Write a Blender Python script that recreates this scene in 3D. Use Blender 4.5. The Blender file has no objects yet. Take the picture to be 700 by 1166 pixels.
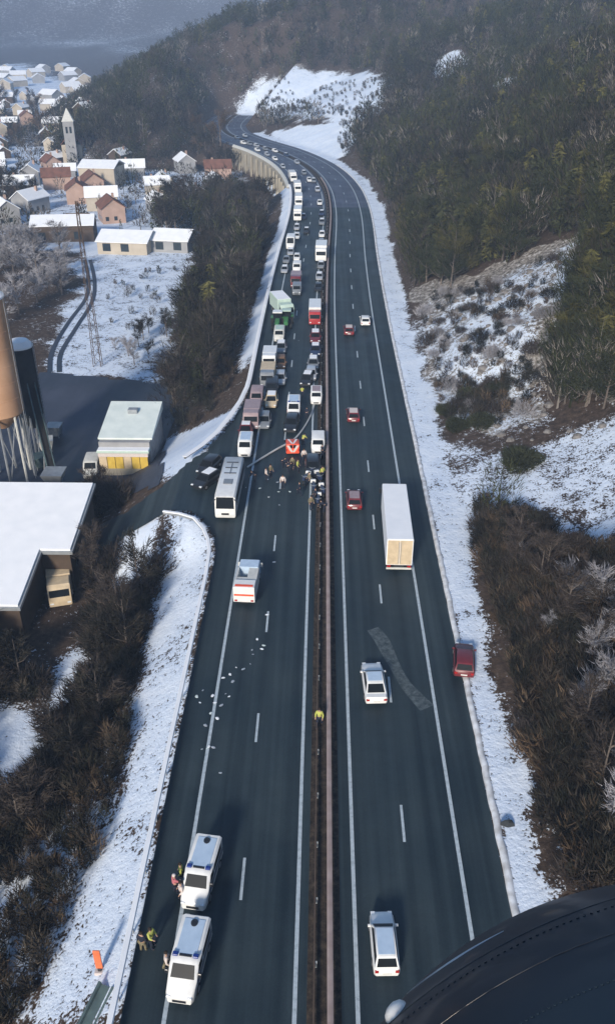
import bpy, math, random
import numpy as np
from mathutils import Vector, Matrix
R = math.radians
rng = random.Random(11)
nr = np.random.default_rng(5)
C = bpy.context.scene.collection
S = bpy.context.scene

# ------------------------------------------------------------------ camera, sky, sun, exposure
CAM = np.array([-0.49, 0.0, 46.5]); PITCH = R(30.5); YAW = R(1.03); F = 955.0
cd = bpy.data.cameras.new('camera'); cam = bpy.data.objects.new('camera', cd); C.objects.link(cam)
cam.location = CAM; cam.rotation_euler = (R(90) - PITCH, 0, YAW)
cd.sensor_fit = 'VERTICAL'; cd.sensor_height = 24; cd.lens = F / 1166 * 24
cd.clip_start = 0.05; cd.clip_end = 9000
S.camera = cam
SUN_EL = R(24); SUN_AZ = R(197)          # azimuth clockwise from +Y: the sun stands low behind the camera
w = bpy.data.worlds.new('World'); S.world = w; w.use_nodes = True
nt = w.node_tree; nt.nodes.clear()
sk = nt.nodes.new('ShaderNodeTexSky'); sk.sky_type = 'NISHITA'; sk.sun_disc = False
sk.sun_elevation = SUN_EL; sk.sun_rotation = SUN_AZ; sk.air_density = 1.3; sk.dust_density = .6; sk.ozone_density = 3.0; sk.altitude = 600
bg = nt.nodes.new('ShaderNodeBackground'); bg.inputs[1].default_value = 0.135
wo = nt.nodes.new('ShaderNodeOutputWorld')
nt.links.new(sk.outputs[0], bg.inputs[0]); nt.links.new(bg.outputs[0], wo.inputs[0])
sd = bpy.data.lights.new('sun', 'SUN'); sd.energy = 4.7; sd.angle = R(9); sd.color = (1.0, 0.9, 0.77)
so = bpy.data.objects.new('sun', sd); C.objects.link(so)
sdir = Vector((math.sin(SUN_AZ) * math.cos(SUN_EL), math.cos(SUN_AZ) * math.cos(SUN_EL), math.sin(SUN_EL)))
so.rotation_euler = sdir.to_track_quat('Z', 'Y').to_euler(); so.location = (0, -50, 120)
S.view_settings.view_transform = 'Standard'; S.view_settings.look = 'None'
S.view_settings.gamma = 1; S.view_settings.exposure = 0.12
S.cycles.max_bounces = 5; S.cycles.volume_bounces = 1; S.cycles.diffuse_bounces = 3

# ------------------------------------------------------------------ the lie of the land
def spline(P, step=3.0):
    P = np.array(P, float); out = []
    for i in range(len(P) - 1):
        p0 = P[max(i - 1, 0)]; p1 = P[i]; p2 = P[i + 1]; p3 = P[min(i + 2, len(P) - 1)]
        n = max(2, int(np.linalg.norm(p2 - p1) / step))
        for k in range(n):
            t = k / n
            out.append(0.5 * ((2 * p1) + (-p0 + p2) * t + (2 * p0 - 5 * p1 + 4 * p2 - p3) * t * t + (-p0 + 3 * p1 - 3 * p2 + p3) * t ** 3))
    out.append(P[-1]); return np.array(out)
CL = spline([(0, -60), (0, 0), (0, 100), (0, 150), (0.4, 190), (1.3, 245), (-0.6, 288), (-7, 328), (-19, 366), (-35, 400), (-46, 430), (-51, 465), (-50, 515)], 4.0)
SEG = CL[1:] - CL[:-1]; SL = np.hypot(SEG[:, 0], SEG[:, 1]); CUM = np.concatenate([[0], np.cumsum(SL)])
def road_d(x, y):
    """signed distance from the motorway's centre line (right is positive)"""
    x = np.atleast_1d(np.asarray(x, float)); y = np.atleast_1d(np.asarray(y, float))
    sh = x.shape; x = x.ravel(); y = y.ravel(); out = np.empty_like(x)
    for a in range(0, len(x), 20000):
        px = x[a:a + 20000, None] - CL[None, :-1, 0]; py = y[a:a + 20000, None] - CL[None, :-1, 1]
        t = np.clip((px * SEG[:, 0] + py * SEG[:, 1]) / SL ** 2, 0, 1)
        dx = px - t * SEG[:, 0]; dy = py - t * SEG[:, 1]; dd = dx * dx + dy * dy
        j = dd.argmin(1); k = np.arange(len(j))
        s = SEG[j, 1] * px[k, j] - SEG[j, 0] * py[k, j]
        out[a:a + 20000] = np.sqrt(dd[k, j]) * np.where(s >= 0, 1, -1)
    return out.reshape(sh)
def road_pt(s, d):
    """point at chainage s (metres of y on the straight) and offset d"""
    s = s + 60.0; i = int(np.clip(np.searchsorted(CUM, s) - 1, 0, len(SL) - 1)); t = (s - CUM[i]) / SL[i]
    p = CL[i] + SEG[i] * t
    a = max(i - 1, 0); b = min(i + 1, len(SL) - 1)
    n = (SEG[a] / SL[a]) * (1 - t) * .5 + SEG[i] / SL[i] * .5 + (SEG[b] / SL[b]) * t * .5; n /= np.linalg.norm(n)
    return p[0] + n[1] * d, p[1] - n[0] * d, math.atan2(-n[0], n[1])
_T = nr.random((256, 256))
def vnoise(x, y, sc):
    x = np.asarray(x, float) / sc + 1000; y = np.asarray(y, float) / sc + 1000
    xi = np.floor(x).astype(int); yi = np.floor(y).astype(int); fx = x - xi; fy = y - yi
    fx = fx * fx * (3 - 2 * fx); fy = fy * fy * (3 - 2 * fy)
    g = lambda a, b: _T[a % 256, b % 256]
    return (g(xi, yi) * (1 - fx) + g(xi + 1, yi) * fx) * (1 - fy) + (g(xi, yi + 1) * (1 - fx) + g(xi + 1, yi + 1) * fx) * fy - .5
def inpoly(x, y, P):
    x = np.asarray(x, float); y = np.asarray(y, float); r = np.zeros(x.shape, bool); n = len(P)
    for i in range(n):
        x0, y0 = P[i]; x1, y1 = P[(i + 1) % n]
        if y0 == y1: continue
        c = ((y0 > y) != (y1 > y)) & (x < (x1 - x0) * (y - y0) / (y1 - y0) + x0)
        r ^= c
    return r
def polydist(x, y, P):
    best = np.full(np.shape(x), 1e18); n = len(P)
    for i in range(n):
        ax, ay = P[i]; bx, by = P[(i + 1) % n]; dx = bx - ax; dy = by - ay; L = dx * dx + dy * dy + 1e-9
        t = np.clip(((x - ax) * dx + (y - ay) * dy) / L, 0, 1)
        best = np.minimum(best, (x - ax - t * dx) ** 2 + (y - ay - t * dy) ** 2)
    return np.sqrt(best)
SPUR = [(-38, 422), (-46, 403), (-62, 384), (-90, 374), (-116, 392), (-146, 470), (-172, 590), (-180, 680), (-150, 1000), (-60, 1500), (1500, 1500), (1500, 440)]
HILLS = [(-42, -500), (-42, 424), (-62, 398), (-85, 388), (-112, 402), (-146, 470), (-172, 590), (-180, 680), (-150, 1000), (-60, 1500), (150, 2600), (2600, 2600), (2600, -500)]
VZ = -8.0
def sst(a, b, v):
    t = np.clip((v - a) / (b - a), 0, 1); return t * t * (3 - 2 * t)
def height(x, y):
    x = np.atleast_1d(np.asarray(x, float)); y = np.atleast_1d(np.asarray(y, float))
    d = road_d(x, y)
    wl = 11.3 + 5.0 * sst(70, 80, y) * (1 - sst(92, 112, y))
    # valley floor
    z = VZ + .5 * vnoise(x, y, 40) + .22 * vnoise(x, y, 9) * (d < -26)
    z = z + 14 * sst(350, 1300, y)* sst(-150, -700, x)
    # hill right of the road
    b = d - 15.3 + .9 * (1 - sst(50, 72, y))
    hin = np.where(inpoly(x, y, HILLS), 1, -1) * polydist(x, y, HILLS)
    b = np.where(y > 300, np.minimum(b, hin), b)
    sl = 0.52 + .10 * vnoise(x, y, 70) + .05 * vnoise(x, y, 25)
    bb = np.maximum(b, 0)
    # a bench: the hill starts further out around the snowy hollow
    hol = sst(62, 76, y) * (1 - sst(98, 122, y))
    bb2 = np.maximum(bb - 13 * hol, 0) + .22 * np.minimum(bb, 13) * hol / .55
    rise = sl * bb2
    rise = 230 * (1 - np.exp(-rise / 230)) + (vnoise(x, y, 35) * 5 + vnoise(x, y, 90) * 16) * sst(10, 90, bb) + .6 * vnoise(x, y, 5) * sst(0, 8, bb)
    zr = np.where(hin < 0, VZ, .04 * np.clip(d - 11.3, 0, 4.3) + rise)
    # the wooded spur that closes the valley
    a = np.where(inpoly(x, y, SPUR), 1, -1) * polydist(x, y, SPUR)
    aa = np.maximum(a, 0)
    zs = VZ + np.where(a > 0, 260 * (1 - np.exp(-.50 * aa / 260)) + (vnoise(x, y, 45) * 9) * sst(5, 60, aa), -50)
    z = np.maximum(z, np.where(d < 0, zs, -99))
    z = np.where(d > 0, np.where(y > 360, np.maximum(zr * .8, zs - 6), zr), z)
    z = np.where((d > 0) & (y > 300) & (y <= 360), zr * (1 - .2 * (y - 300) / 60), z)
    # far mountains
    m = y - 1150 + .25 * x + 100 * vnoise(x, y, 300)
    rid = 1750 + 160 * vnoise(x, y, 420) + .35 * x
    zm = VZ + .07 * np.clip(m, 0, 900) + vnoise(x, y, 90) * 14 * sst(0, 200, m) + 330 * (1 - np.exp(-np.maximum(y - rid, 0) * .40 / 330)) + (vnoise(x, y, 180) * 70 + vnoise(x, y, 70) * 22) * sst(1750, 2200, y)
    z = np.where(m > 0, np.maximum(z, zm), z)
    # west side of the valley
    ww = -x - 250 - .30 * y
    z = np.where((ww > 0), np.maximum(z, VZ + 120 * (1 - np.exp(-np.maximum(ww, 0) * .3 / 120))), z)
    # motorway corridor: cut and embankment
    ad = np.where(d > 0, d - 11.3, -d - wl)
    wall = sst(285, 300, y) * (1 - sst(380, 390, y)) * (d < 0)
    lo = -(0.62 + 9 * wall) * np.maximum(ad, 0) - .10 * sst(0, 2, ad)
    hi = 1.1 * np.maximum(ad, 0)
    z = np.clip(z, lo, np.maximum(hi, lo))
    return np.where(ad < 0, -.14, z - .1 * (ad < .4))
# ---- from a place in the picture to a place in the world (surveying aid, same camera as above)
cp, sp = math.cos(PITCH), math.sin(PITCH); cy_, sy_ = math.cos(YAW), math.sin(YAW)
def ray(px, py):
    u = (px - 350) / F; v = (py - 583) / F
    f = np.array([0, cp, -sp]); up = np.array([0, sp, cp])
    d = f + np.array([1, 0, 0]) * u - up * v
    return np.array([d[0] * cy_ - d[1] * sy_, d[0] * sy_ + d[1] * cy_, d[2]])
def atz(px, py, z=0.0):
    d = ray(px, py); t = (z - CAM[2]) / d[2]; p = CAM + d * t
    return float(p[0]), float(p[1])
def at(px, py):
    d = ray(px, py); t = np.concatenate([np.arange(20, 300, 1.0), np.arange(300, 3000, 5.0)])
    P = CAM[None] + d[None] * t[:, None]
    hh = height(P[:, 0], P[:, 1]); k = np.argmax(P[:, 2] < hh)
    if P[k, 2] >= hh[k]: k = len(t) - 1
    if k > 0:
        a = P[k - 1]; b = P[k]; ea = a[2] - hh[k - 1]; eb = b[2] - hh[k]; q = ea / (ea - eb + 1e-9); p = a + (b - a) * q
    else: p = P[0]
    return float(p[0]), float(p[1])
def project(x, y, z):
    x = x - CAM[0]; y = y - CAM[1]; z = z - CAM[2]
    xx = x * cy_ + y * sy_; yy = -x * sy_ + y * cy_
    de = yy * cp - z * sp; up = yy * sp + z * cp
    return 350 + F * xx / de, 583 - F * up / de
def wpoly(P): return [at(*p) for p in P]
H = lambda x, y: float(height(x, y)[0])

# ------------------------------------------------------------------ materials
def principled(name, rough=.8, spec=.3, metal=0.0):
    m = bpy.data.materials.new(name); m.use_nodes = True; b = m.node_tree.nodes['Principled BSDF']
    b.inputs['Roughness'].default_value = rough; b.inputs['Specular IOR Level'].default_value = spec; b.inputs['Metallic'].default_value = metal
    return m, m.node_tree, b
def mat(name, c, c2=None, scale=3.0, rough=.7, spec=.3, metal=0.0, bump=0.0, coat=0.0, detail=4, rand=0.0):
    m, t, b = principled(name, rough, spec, metal)
    c2 = c2 or tuple(v * .8 for v in c)
    tc = t.nodes.new('ShaderNodeTexCoord'); n = t.nodes.new('ShaderNodeTexNoise'); n.inputs['Scale'].default_value = scale; n.inputs['Detail'].default_value = detail
    t.links.new(tc.outputs['Object'], n.inputs['Vector'])
    r = t.nodes.new('ShaderNodeValToRGB'); r.color_ramp.elements[0].position = .3; r.color_ramp.elements[1].position = .7
    r.color_ramp.elements[0].color = (*c2, 1); r.color_ramp.elements[1].color = (*c, 1)
    t.links.new(n.outputs[0], r.inputs[0]); src = r.outputs[0]
    if rand:
        oi = t.nodes.new('ShaderNodeObjectInfo'); mr = t.nodes.new('ShaderNodeMapRange'); mr.inputs[3].default_value = 1 - rand; mr.inputs[4].default_value = 1 + rand
        hs = t.nodes.new('ShaderNodeHueSaturation'); t.links.new(oi.outputs['Random'], mr.inputs[0]); t.links.new(mr.outputs[0], hs.inputs['Value'])
        t.links.new(src, hs.inputs['Color']); src = hs.outputs[0]
    t.links.new(src, b.inputs['Base Color'])
    if bump:
        bp = t.nodes.new('ShaderNodeBump'); bp.inputs['Strength'].default_value = bump; t.links.new(n.outputs[0], bp.inputs['Height']); t.links.new(bp.outputs[0], b.inputs['Normal'])
    if coat: b.inputs['Coat Weight'].default_value = coat; b.inputs['Coat Roughness'].default_value = .1
    return m
M = {}
M['white'] = mat('white_paint', (.80, .80, .78), (.70, .70, .69), 2, .35, .5, coat=.4)
M['offwhite'] = mat('off_white_paint', (.62, .62, .58), (.5, .5, .47), 2, .5)
M['cream'] = mat('cream_paint', (.62, .5, .34), (.5, .40, .27), 2, .55)
M['silver'] = mat('silver_paint', (.5, .52, .55), (.44, .46, .49), 2, .3, .5, .3, coat=.4)
M['grey'] = mat('grey_paint', (.22, .24, .26), (.17, .18, .2), 2, .35, .5, coat=.4)
M['black'] = mat('black_paint', (.02, .022, .026), (.015, .016, .02), 2, .3, .5, coat=.4)
M['darkblue'] = mat('dark_blue_paint', (.025, .04, .09), (.02, .03, .07), 2, .3, .5, coat=.4)
M['paleblue'] = mat('pale_blue_paint_and_sky_tint', (.5, .62, .76), (.42, .54, .68), 2, .4, coat=.3)  # on white van roofs the blue is sky light put into the colour
M['red'] = mat('red_paint', (.42, .03, .03), (.32, .025, .025), 2, .35, .5, coat=.4)
M['darkred'] = mat('dark_red_paint', (.16, .02, .025), (.12, .015, .02), 2, .35, .5, coat=.4)
M['orange_red'] = mat('orange_red_paint', (.85, .12, .05), (.75, .09, .04), 2, .4)
M['orange'] = mat('orange_plastic', (.8, .2, .08), (.65, .15, .06), 4, .6)
M['green'] = mat('green_paint', (.05, .2, .07), (.04, .15, .05), 2, .4)
M['palegreen'] = mat('pale_green_sheet', (.5, .62, .55), (.42, .54, .48), 2, .6)
M['palewhite'] = mat('whitish_green_roof', (.74, .80, .76), (.62, .69, .66), .5, .6)
M['stone'] = mat('weathered_stone', (.24, .225, .215), (.10, .092, .088), 1.2, .95, bump=.4)
M['dirty_snow'] = mat('dirty_ploughed_snow', (.80, .83, .87), (.42, .42, .42), 1.4, .9, bump=.5, detail=9)
M['yellow'] = mat('yellow_paint', (.62, .44, .08), (.5, .34, .06), 1.2, .6)
M['pink'] = mat('dull_rose_paint', (.36, .27, .28), (.28, .21, .22), 2, .4)
M['brown'] = mat('brown_paint', (.22, .13, .08), (.17, .1, .06), 2, .5)
M['glass'] = mat('dark_glass', (.012, .016, .02), (.01, .012, .015), 1, .35, .06)
M['tyre'] = mat('tyre_rubber', (.02, .02, .02), (.014, .014, .014), 20, .9)
M['rim'] = mat('wheel_metal', (.4, .4, .42), (.3, .3, .32), 8, .4, metal=.6)
M['lamp'] = mat('headlight_glass', (.75, .78, .8), (.65, .68, .7), 8, .15, .6)
M['tail'] = mat('tail_light_red', (.4, .02, .02), (.3, .015, .015), 8, .3)
M['blue_lamp'] = mat('beacon_blue', (.02, .05, .25), (.015, .04, .2), 8, .2)
M['plate'] = mat('number_plate', (.7, .7, .66), (.6, .6, .56), 8, .5)
M['chassis'] = mat('dark_chassis', (.03, .03, .032), (.02, .02, .022), 5, .8)
M['steel'] = mat('galvanised_steel', (.36, .38, .4), (.26, .28, .3), 1.5, .5, metal=.3)
M['rust'] = mat('rusty_rail', (.38, .30, .28), (.26, .20, .185), 1.1, .8)
M['rustdark'] = mat('dark_rusty_rail', (.12, .085, .065), (.07, .05, .04), 1.5, .85)
M['concrete'] = mat('concrete', (.40, .36, .28), (.26, .24, .20), .25, .9, bump=.1, detail=8)
M['siloc'] = mat('tan_silo_metal', (.56, .34, .21), (.42, .24, .14), .35, .7, detail=6)
M['silod'] = mat('dark_silo_metal', (.05, .055, .06), (.03, .035, .04), .5, .9, .1)
M['teal'] = mat('weathered_green_steel', (.10, .15, .15), (.06, .09, .10), 1, .7)
M['snow_cap'] = mat('packed_snow', (.88, .89, .91), (.80, .82, .85), .6, .8, bump=.25)
M['wall_a'] = mat('render_cream_wall', (.50, .44, .36), (.40, .35, .28), .4, .9)
M['wall_b'] = mat('render_grey_wall', (.34, .34, .34), (.26, .26, .27), .4, .9)
M['wall_c'] = mat('render_pink_wall', (.46, .32, .26), (.36, .25, .2), .4, .9)
M['wall_d'] = mat('dark_timber_and_shade_wall', (.10, .07, .05), (.06, .045, .035), .6, .9)  # timber on houses; on the warehouse this dark tone stands for shade
M['tile'] = mat('red_brown_tiles', (.22, .10, .07), (.14, .07, .05), .7, .9)
M['window'] = mat('window_glass', (.03, .04, .05), (.02, .03, .035), 1, .15, .6)
M['trunk'] = mat('grey_bark', (.17, .14, .12), (.09, .075, .065), 3, .95, rand=.25)
M['cone_needle'] = mat('dark_needles', (.040, .045, .018), (.022, .026, .012), .8, .9, rand=.3)
M['cone_olive'] = mat('olive_needles', (.095, .085, .022), (.05, .05, .017), .5, .9, rand=.3)
M['skin'] = mat('skin', (.45, .28, .2), (.4, .25, .18), 8, .6)
M['hair'] = mat('dark_hair', (.03, .02, .015), (.02, .014, .01), 20, .8)
M['navycloth'] = mat('navy_cloth', (.02, .025, .045), (.014, .018, .03), 6, .9)
M['whitecloth'] = mat('pale_cloth', (.65, .58, .55), (.55, .48, .45), 6, .9)
M['rosecloth'] = mat('rose_cloth', (.55, .22, .24), (.4, .1, .12), 5, .9)
M['hivis'] = mat('hi_vis_yellow_cloth', (.48, .5, .12), (.36, .38, .09), 6, .8)
M['khaki'] = mat('khaki_cloth', (.22, .19, .12), (.15, .13, .08), 6, .9)
M['heli'] = mat('dark_blue_grey_fuselage', (.014, .028, .044), (.010, .022, .036), 2.5, .5, .3, coat=.1)
M['hose'] = mat('pale_hose', (.55, .56, .56), (.42, .43, .44), 1, .8)

def twig_mat(name, c, c2, rand=.28):
    return mat(name, c, c2, 1.3, .95, .1, rand=rand)
M['twig'] = twig_mat('brown_twigs', (.076, .062, .053), (.038, .031, .028))
M['twig_dark'] = twig_mat('dark_twigs', (.038, .034, .027), (.019, .018, .015))
M['twig_grey'] = twig_mat('frosted_grey_twigs', (.34, .34, .37), (.20, .19, .20))
M['twig_ochre'] = twig_mat('ochre_twigs', (.13, .088, .055), (.075, .052, .035))

# twig material whose colour is stored per tree (for masses)
m, t, b = principled('woodland_twigs', .95, .1)
at_ = t.nodes.new('ShaderNodeAttribute'); at_.attribute_name = 'tint'; t.links.new(at_.outputs['Color'], b.inputs['Base Color']); M['mass'] = m

# ground: snow over brown litter, rock where the mask says
m, t, b = principled('ground_cover', .9, .2)
N = t.nodes; L = t.links
geo = N.new('ShaderNodeNewGeometry'); a = N.new('ShaderNodeAttribute'); a.attribute_name = 'cover'
sep = N.new('ShaderNodeSeparateColor'); L.new(a.outputs['Color'], sep.inputs[0])
def noise(scale, detail=6, rough=.6, dist=0):
    n = N.new('ShaderNodeTexNoise'); n.inputs['Scale'].default_value = scale; n.inputs['Detail'].default_value = detail; n.inputs['Roughness'].default_value = rough
    n.inputs['Distortion'].default_value = dist; L.new(geo.outputs['Position'], n.inputs['Vector']); return n
def math_(op, *ins):
    n = N.new('ShaderNodeMath'); n.operation = op
    for i, v in enumerate(ins):
        if isinstance(v, (int, float)): n.inputs[i].default_value = v
        else: L.new(v, n.inputs[i])
    return n.outputs[0]
def ramp(src, *stops):
    r = N.new('ShaderNodeValToRGB'); e = r.color_ramp.elements
    e[0].position, e[0].color = stops[0][0], (*stops[0][1], 1); e[1].position, e[1].color = stops[-1][0], (*stops[-1][1], 1)
    for s in stops[1:-1]:
        q = e.new(s[0]); q.color = (*s[1], 1)
    L.new(src, r.inputs[0]); return r.outputs[0]
def mixc(fac, c1, c2):
    n = N.new('ShaderNodeMix'); n.data_type = 'RGBA'
    L.new(fac, n.inputs[0])
    for i, v in ((6, c1), (7, c2)):
        if isinstance(v, tuple): n.inputs[i].default_value = (*v, 1)
        else: L.new(v, n.inputs[i])
    return n.outputs[2]
n1 = noise(.22, 9, .72, .4); n2 = noise(1.6, 5, .65); n3 = noise(.05, 4, .5); n4 = noise(5, 3, .6)
litter = ramp(n2.outputs[0], (.3, (.030, .022, .018)), (.55, (.075, .052, .038)), (.75, (.13, .098, .072)))
rock = ramp(n2.outputs[0], (.34, (.045, .038, .032)), (.47, (.19, .17, .15)), (.58, (.36, .33, .30)), (.70, (.6, .6, .61)))
base = mixc(math_('GREATER_THAN', math_('ADD', sep.outputs[1], math_('MULTIPLY', math_('SUBTRACT', n1.outputs[0], .5), 1.2)), .5), litter, rock)
snowc = ramp(n1.outputs[0], (.3, (.56, .66, .81)), (.7, (.76, .82, .90)))
k1 = math_('MULTIPLY', math_('SUBTRACT', n1.outputs[0], .5), 1.5); k2 = math_('MULTIPLY', math_('SUBTRACT', n2.outputs[0], .5), 1.1)
k3 = math_('MULTIPLY', math_('SUBTRACT', n4.outputs[0], .5), 1.3)
f = math_('ADD', math_('ADD', sep.outputs[0], k3), math_('ADD', k1, k2))
fr = N.new('ShaderNodeMapRange'); fr.inputs[1].default_value = .42; fr.inputs[2].default_value = .56; L.new(f, fr.inputs[0])
L.new(mixc(fr.outputs[0], base, snowc), b.inputs['Base Color'])
bp = N.new('ShaderNodeBump'); bp.inputs['Strength'].default_value = .45; bp.inputs['Distance'].default_value = .3
L.new(math_('ADD', n2.outputs[0], math_('MULTIPLY', n4.outputs[0], .3)), bp.inputs['Height']); L.new(bp.outputs[0], b.inputs['Normal'])
M['ground'] = m

def asphalt(name, c1, c2, stripes=True):
    global N, L, geo
    m, t, b = principled(name, .62, .35); N = t.nodes; L = t.links; geo = N.new('ShaderNodeNewGeometry')
    fine = noise(9, 5, .7); big = noise(.09, 5, .6)
    mp = N.new('ShaderNodeMapping'); mp.inputs['Scale'].default_value = (1.1, .02, 1); L.new(geo.outputs['Position'], mp.inputs[0])
    st = N.new('ShaderNodeTexNoise'); st.inputs['Scale'].default_value = 1; st.inputs['Detail'].default_value = 5; L.new(mp.outputs[0], st.inputs['Vector'])
    v = math_('ADD', math_('MULTIPLY', fine.outputs[0], .15), math_('ADD', math_('MULTIPLY', big.outputs[0], .35 if stripes else .7), math_('MULTIPLY', st.outputs[0], .5 if stripes else .15)))
    vx = math_('ADD', v, math_('MULTIPLY', math_('SUBTRACT', noise(.7, 4, .7).outputs[0], .5), .12))
    L.new(ramp(vx, (.40, c1), (.52, tuple((a_ + q_) / 2 for a_, q_ in zip(c1, c2))), (.62, c2)), b.inputs['Base Color'])
    r = N.new('ShaderNodeMapRange'); r.inputs[1].default_value = .3; r.inputs[2].default_value = .7; r.inputs[3].default_value = .45; r.inputs[4].default_value = .8
    L.new(big.outputs[0], r.inputs[0]); L.new(r.outputs[0], b.inputs['Roughness'])
    bp = N.new('ShaderNodeBump'); bp.inputs['Strength'].default_value = .15; L.new(fine.outputs[0], bp.inputs['Height']); L.new(bp.outputs[0], b.inputs['Normal'])
    return m
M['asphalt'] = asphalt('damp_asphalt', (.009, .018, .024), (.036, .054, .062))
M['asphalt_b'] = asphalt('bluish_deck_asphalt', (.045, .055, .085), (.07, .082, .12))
M['yard'] = asphalt('yard_asphalt', (.022, .028, .042), (.055, .065, .095), False)
# road paint: worn
m, t, b = principled('worn_road_paint', .7, .3); N = t.nodes; L = t.links; geo = N.new('ShaderNodeNewGeometry')
nn = noise(3, 6, .7); L.new(ramp(nn.outputs[0], (.26, (.20, .24, .27)), (.45, (.40, .46, .50)), (.7, (.50, .56, .60))), b.inputs['Base Color']); M['paint'] = m
m, t, b = principled('median_soil', .95, .1); N = t.nodes; L = t.links; geo = N.new('ShaderNodeNewGeometry')
nn = noise(1.7, 7, .75); L.new(ramp(nn.outputs[0], (.36, (.018, .017, .016)), (.52, (.050, .040, .033)), (.66, (.095, .072, .055)), (.78, (.25, .24, .23))), b.inputs['Base Color']); M['soil'] = m

# ------------------------------------------------------------------ mesh helpers
class MB:
    def __init__(s): s.v = []; s.f = []; s.m = []; s.cur = 0
    def add(s, vs, fs):
        o = len(s.v); s.v += [tuple(map(float, v)) for v in vs]; s.f += [tuple(i + o for i in f) for f in fs]; s.m += [s.cur] * len(fs); return s
    def box(s, x0, x1, y0, y1, z0, z1, bev=0.0, taper=1.0):
        if bev <= 0:
            cx, cy = (x0 + x1) / 2, (y0 + y1) / 2; hx, hy = (x1 - x0) / 2, (y1 - y0) / 2
            vs = [(cx + sx * hx * k, cy + sy * hy * k, z) for z, k in ((z0, 1), (z1, taper)) for sx, sy in ((-1, -1), (1, -1), (1, 1), (-1, 1))]
            return s.add(vs, [(3, 2, 1, 0), (4, 5, 6, 7), (0, 1, 5, 4), (1, 2, 6, 5), (2, 3, 7, 6), (3, 0, 4, 7)])
        b = bev; vs = []
        for z, i in ((z0, b), (z0 + b, 0), (z1 - b, 0), (z1, b)):
            X0, X1, Y0, Y1 = x0 + i, x1 - i, y0 + i, y1 - i; c = b * .7
            vs += [(X0 + c, Y0, z), (X1 - c, Y0, z), (X1, Y0 + c, z), (X1, Y1 - c, z), (X1 - c, Y1, z), (X0 + c, Y1, z), (X0, Y1 - c, z), (X0, Y0 + c, z)]
        fs = [tuple(range(7, -1, -1)), tuple(range(24, 32))]
        for k in range(3):
            for j in range(8): fs.append((k * 8 + j, k * 8 + (j + 1) % 8, k * 8 + 8 + (j + 1) % 8, k * 8 + 8 + j))
        return s.add(vs, fs)
    def rings(s, rs, cap=True):
        n = len(rs[0]); vs = [p for r in rs for p in r]; fs = []
        for k in range(len(rs) - 1):
            for j in range(n): fs.append((k * n + j, k * n + (j + 1) % n, (k + 1) * n + (j + 1) % n, (k + 1) * n + j))
        if cap: fs += [tuple(range(n - 1, -1, -1)), tuple(range((len(rs) - 1) * n, len(rs) * n))]
        return s.add(vs, fs)
    def tube(s, pts, rad, n=6):
        pts = [Vector(p) for p in pts]; rs = []; rad = rad if isinstance(rad, (list, tuple)) else [rad] * len(pts)
        for i, p in enumerate(pts):
            d = (pts[min(i + 1, len(pts) - 1)] - pts[max(i - 1, 0)]).normalized()
            u = d.orthogonal().normalized() if abs(d.z) > .95 else d.cross(Vector((0, 0, 1))).normalized(); v = d.cross(u)
            rs.append([tuple(p + (u * math.cos(2 * math.pi * j / n) + v * math.sin(2 * math.pi * j / n)) * rad[i]) for j in range(n)])
        return s.rings(rs)
    def lathe(s, prof, cx=0, cy=0, n=24):
        return s.rings([[(cx + r * math.cos(2 * math.pi * j / n), cy + r * math.sin(2 * math.pi * j / n), z) for j in range(n)] for r, z in prof])
    def panel(s, q, t=.012):
        """a pane: quad q (outer face, counter-clockwise) given thickness inwards"""
        q = [Vector(p) for p in q]; n = (q[1] - q[0]).cross(q[3] - q[0]).normalized()
        return s.add([tuple(p) for p in q] + [tuple(p - n * t) for p in q], [(0, 1, 2, 3), (7, 6, 5, 4), (0, 4, 5, 1), (1, 5, 6, 2), (2, 6, 7, 3), (3, 7, 4, 0)])
    def data(s, name, mats, smooth=None):
        me = bpy.data.meshes.new(name); me.from_pydata(s.v, [], s.f)
        for m_ in (mats if isinstance(mats, (list, tuple)) else [mats]): me.materials.append(M[m_] if isinstance(m_, str) else m_)
        if any(s.m): me.polygons.foreach_set('material_index', s.m)
        if smooth is not None:
            me.polygons.foreach_set('use_smooth', [True] * len(s.f)); me.set_sharp_from_angle(angle=R(smooth))
        me.update(); return me
    def build(s, name, mats, parent=None, smooth=None):
        return link(name, s.data(name, mats, smooth), parent)
def link(name, data, parent=None):
    o = bpy.data.objects.new(name, data); C.objects.link(o)
    if parent is not None: o.parent = parent
    return o
def tag(o, label, cat, group=None):
    o['label'] = label; o['category'] = cat
    if group: o['group'] = group
    return o
def struct(o): o['kind'] = 'structure'; return o
def empty(name, x, y, z=0.0, rz=0.0):
    o = bpy.data.objects.new(name, None); C.objects.link(o); o.location = (x, y, z); o.rotation_euler = (0, 0, rz); o.empty_display_size = .3; return o
def kids(o): return KIDS.get(o.name, [])
KIDS = {}
def children_index():
    KIDS.clear()
    for o in bpy.data.objects:
        if o.parent: KIDS.setdefault(o.parent.name, []).append(o)
def copy_tree(o, parent=None):
    c = o.copy(); C.objects.link(c)
    if parent is not None: c.parent = parent
    for ch in o.children: copy_tree(ch, c)
    return c
def sheet(name, rows, matname, parent=None):
    """rows of equal length -> quad strip mesh"""
    n = len(rows[0]); vs = [p for r in rows for p in r]; fs = []
    for i in range(len(rows) - 1):
        for j in range(n - 1): fs.append((i * n + j, i * n + j + 1, (i + 1) * n + j + 1, (i + 1) * n + j))
    return MB().add(vs, fs).build(name, matname, parent)
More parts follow.
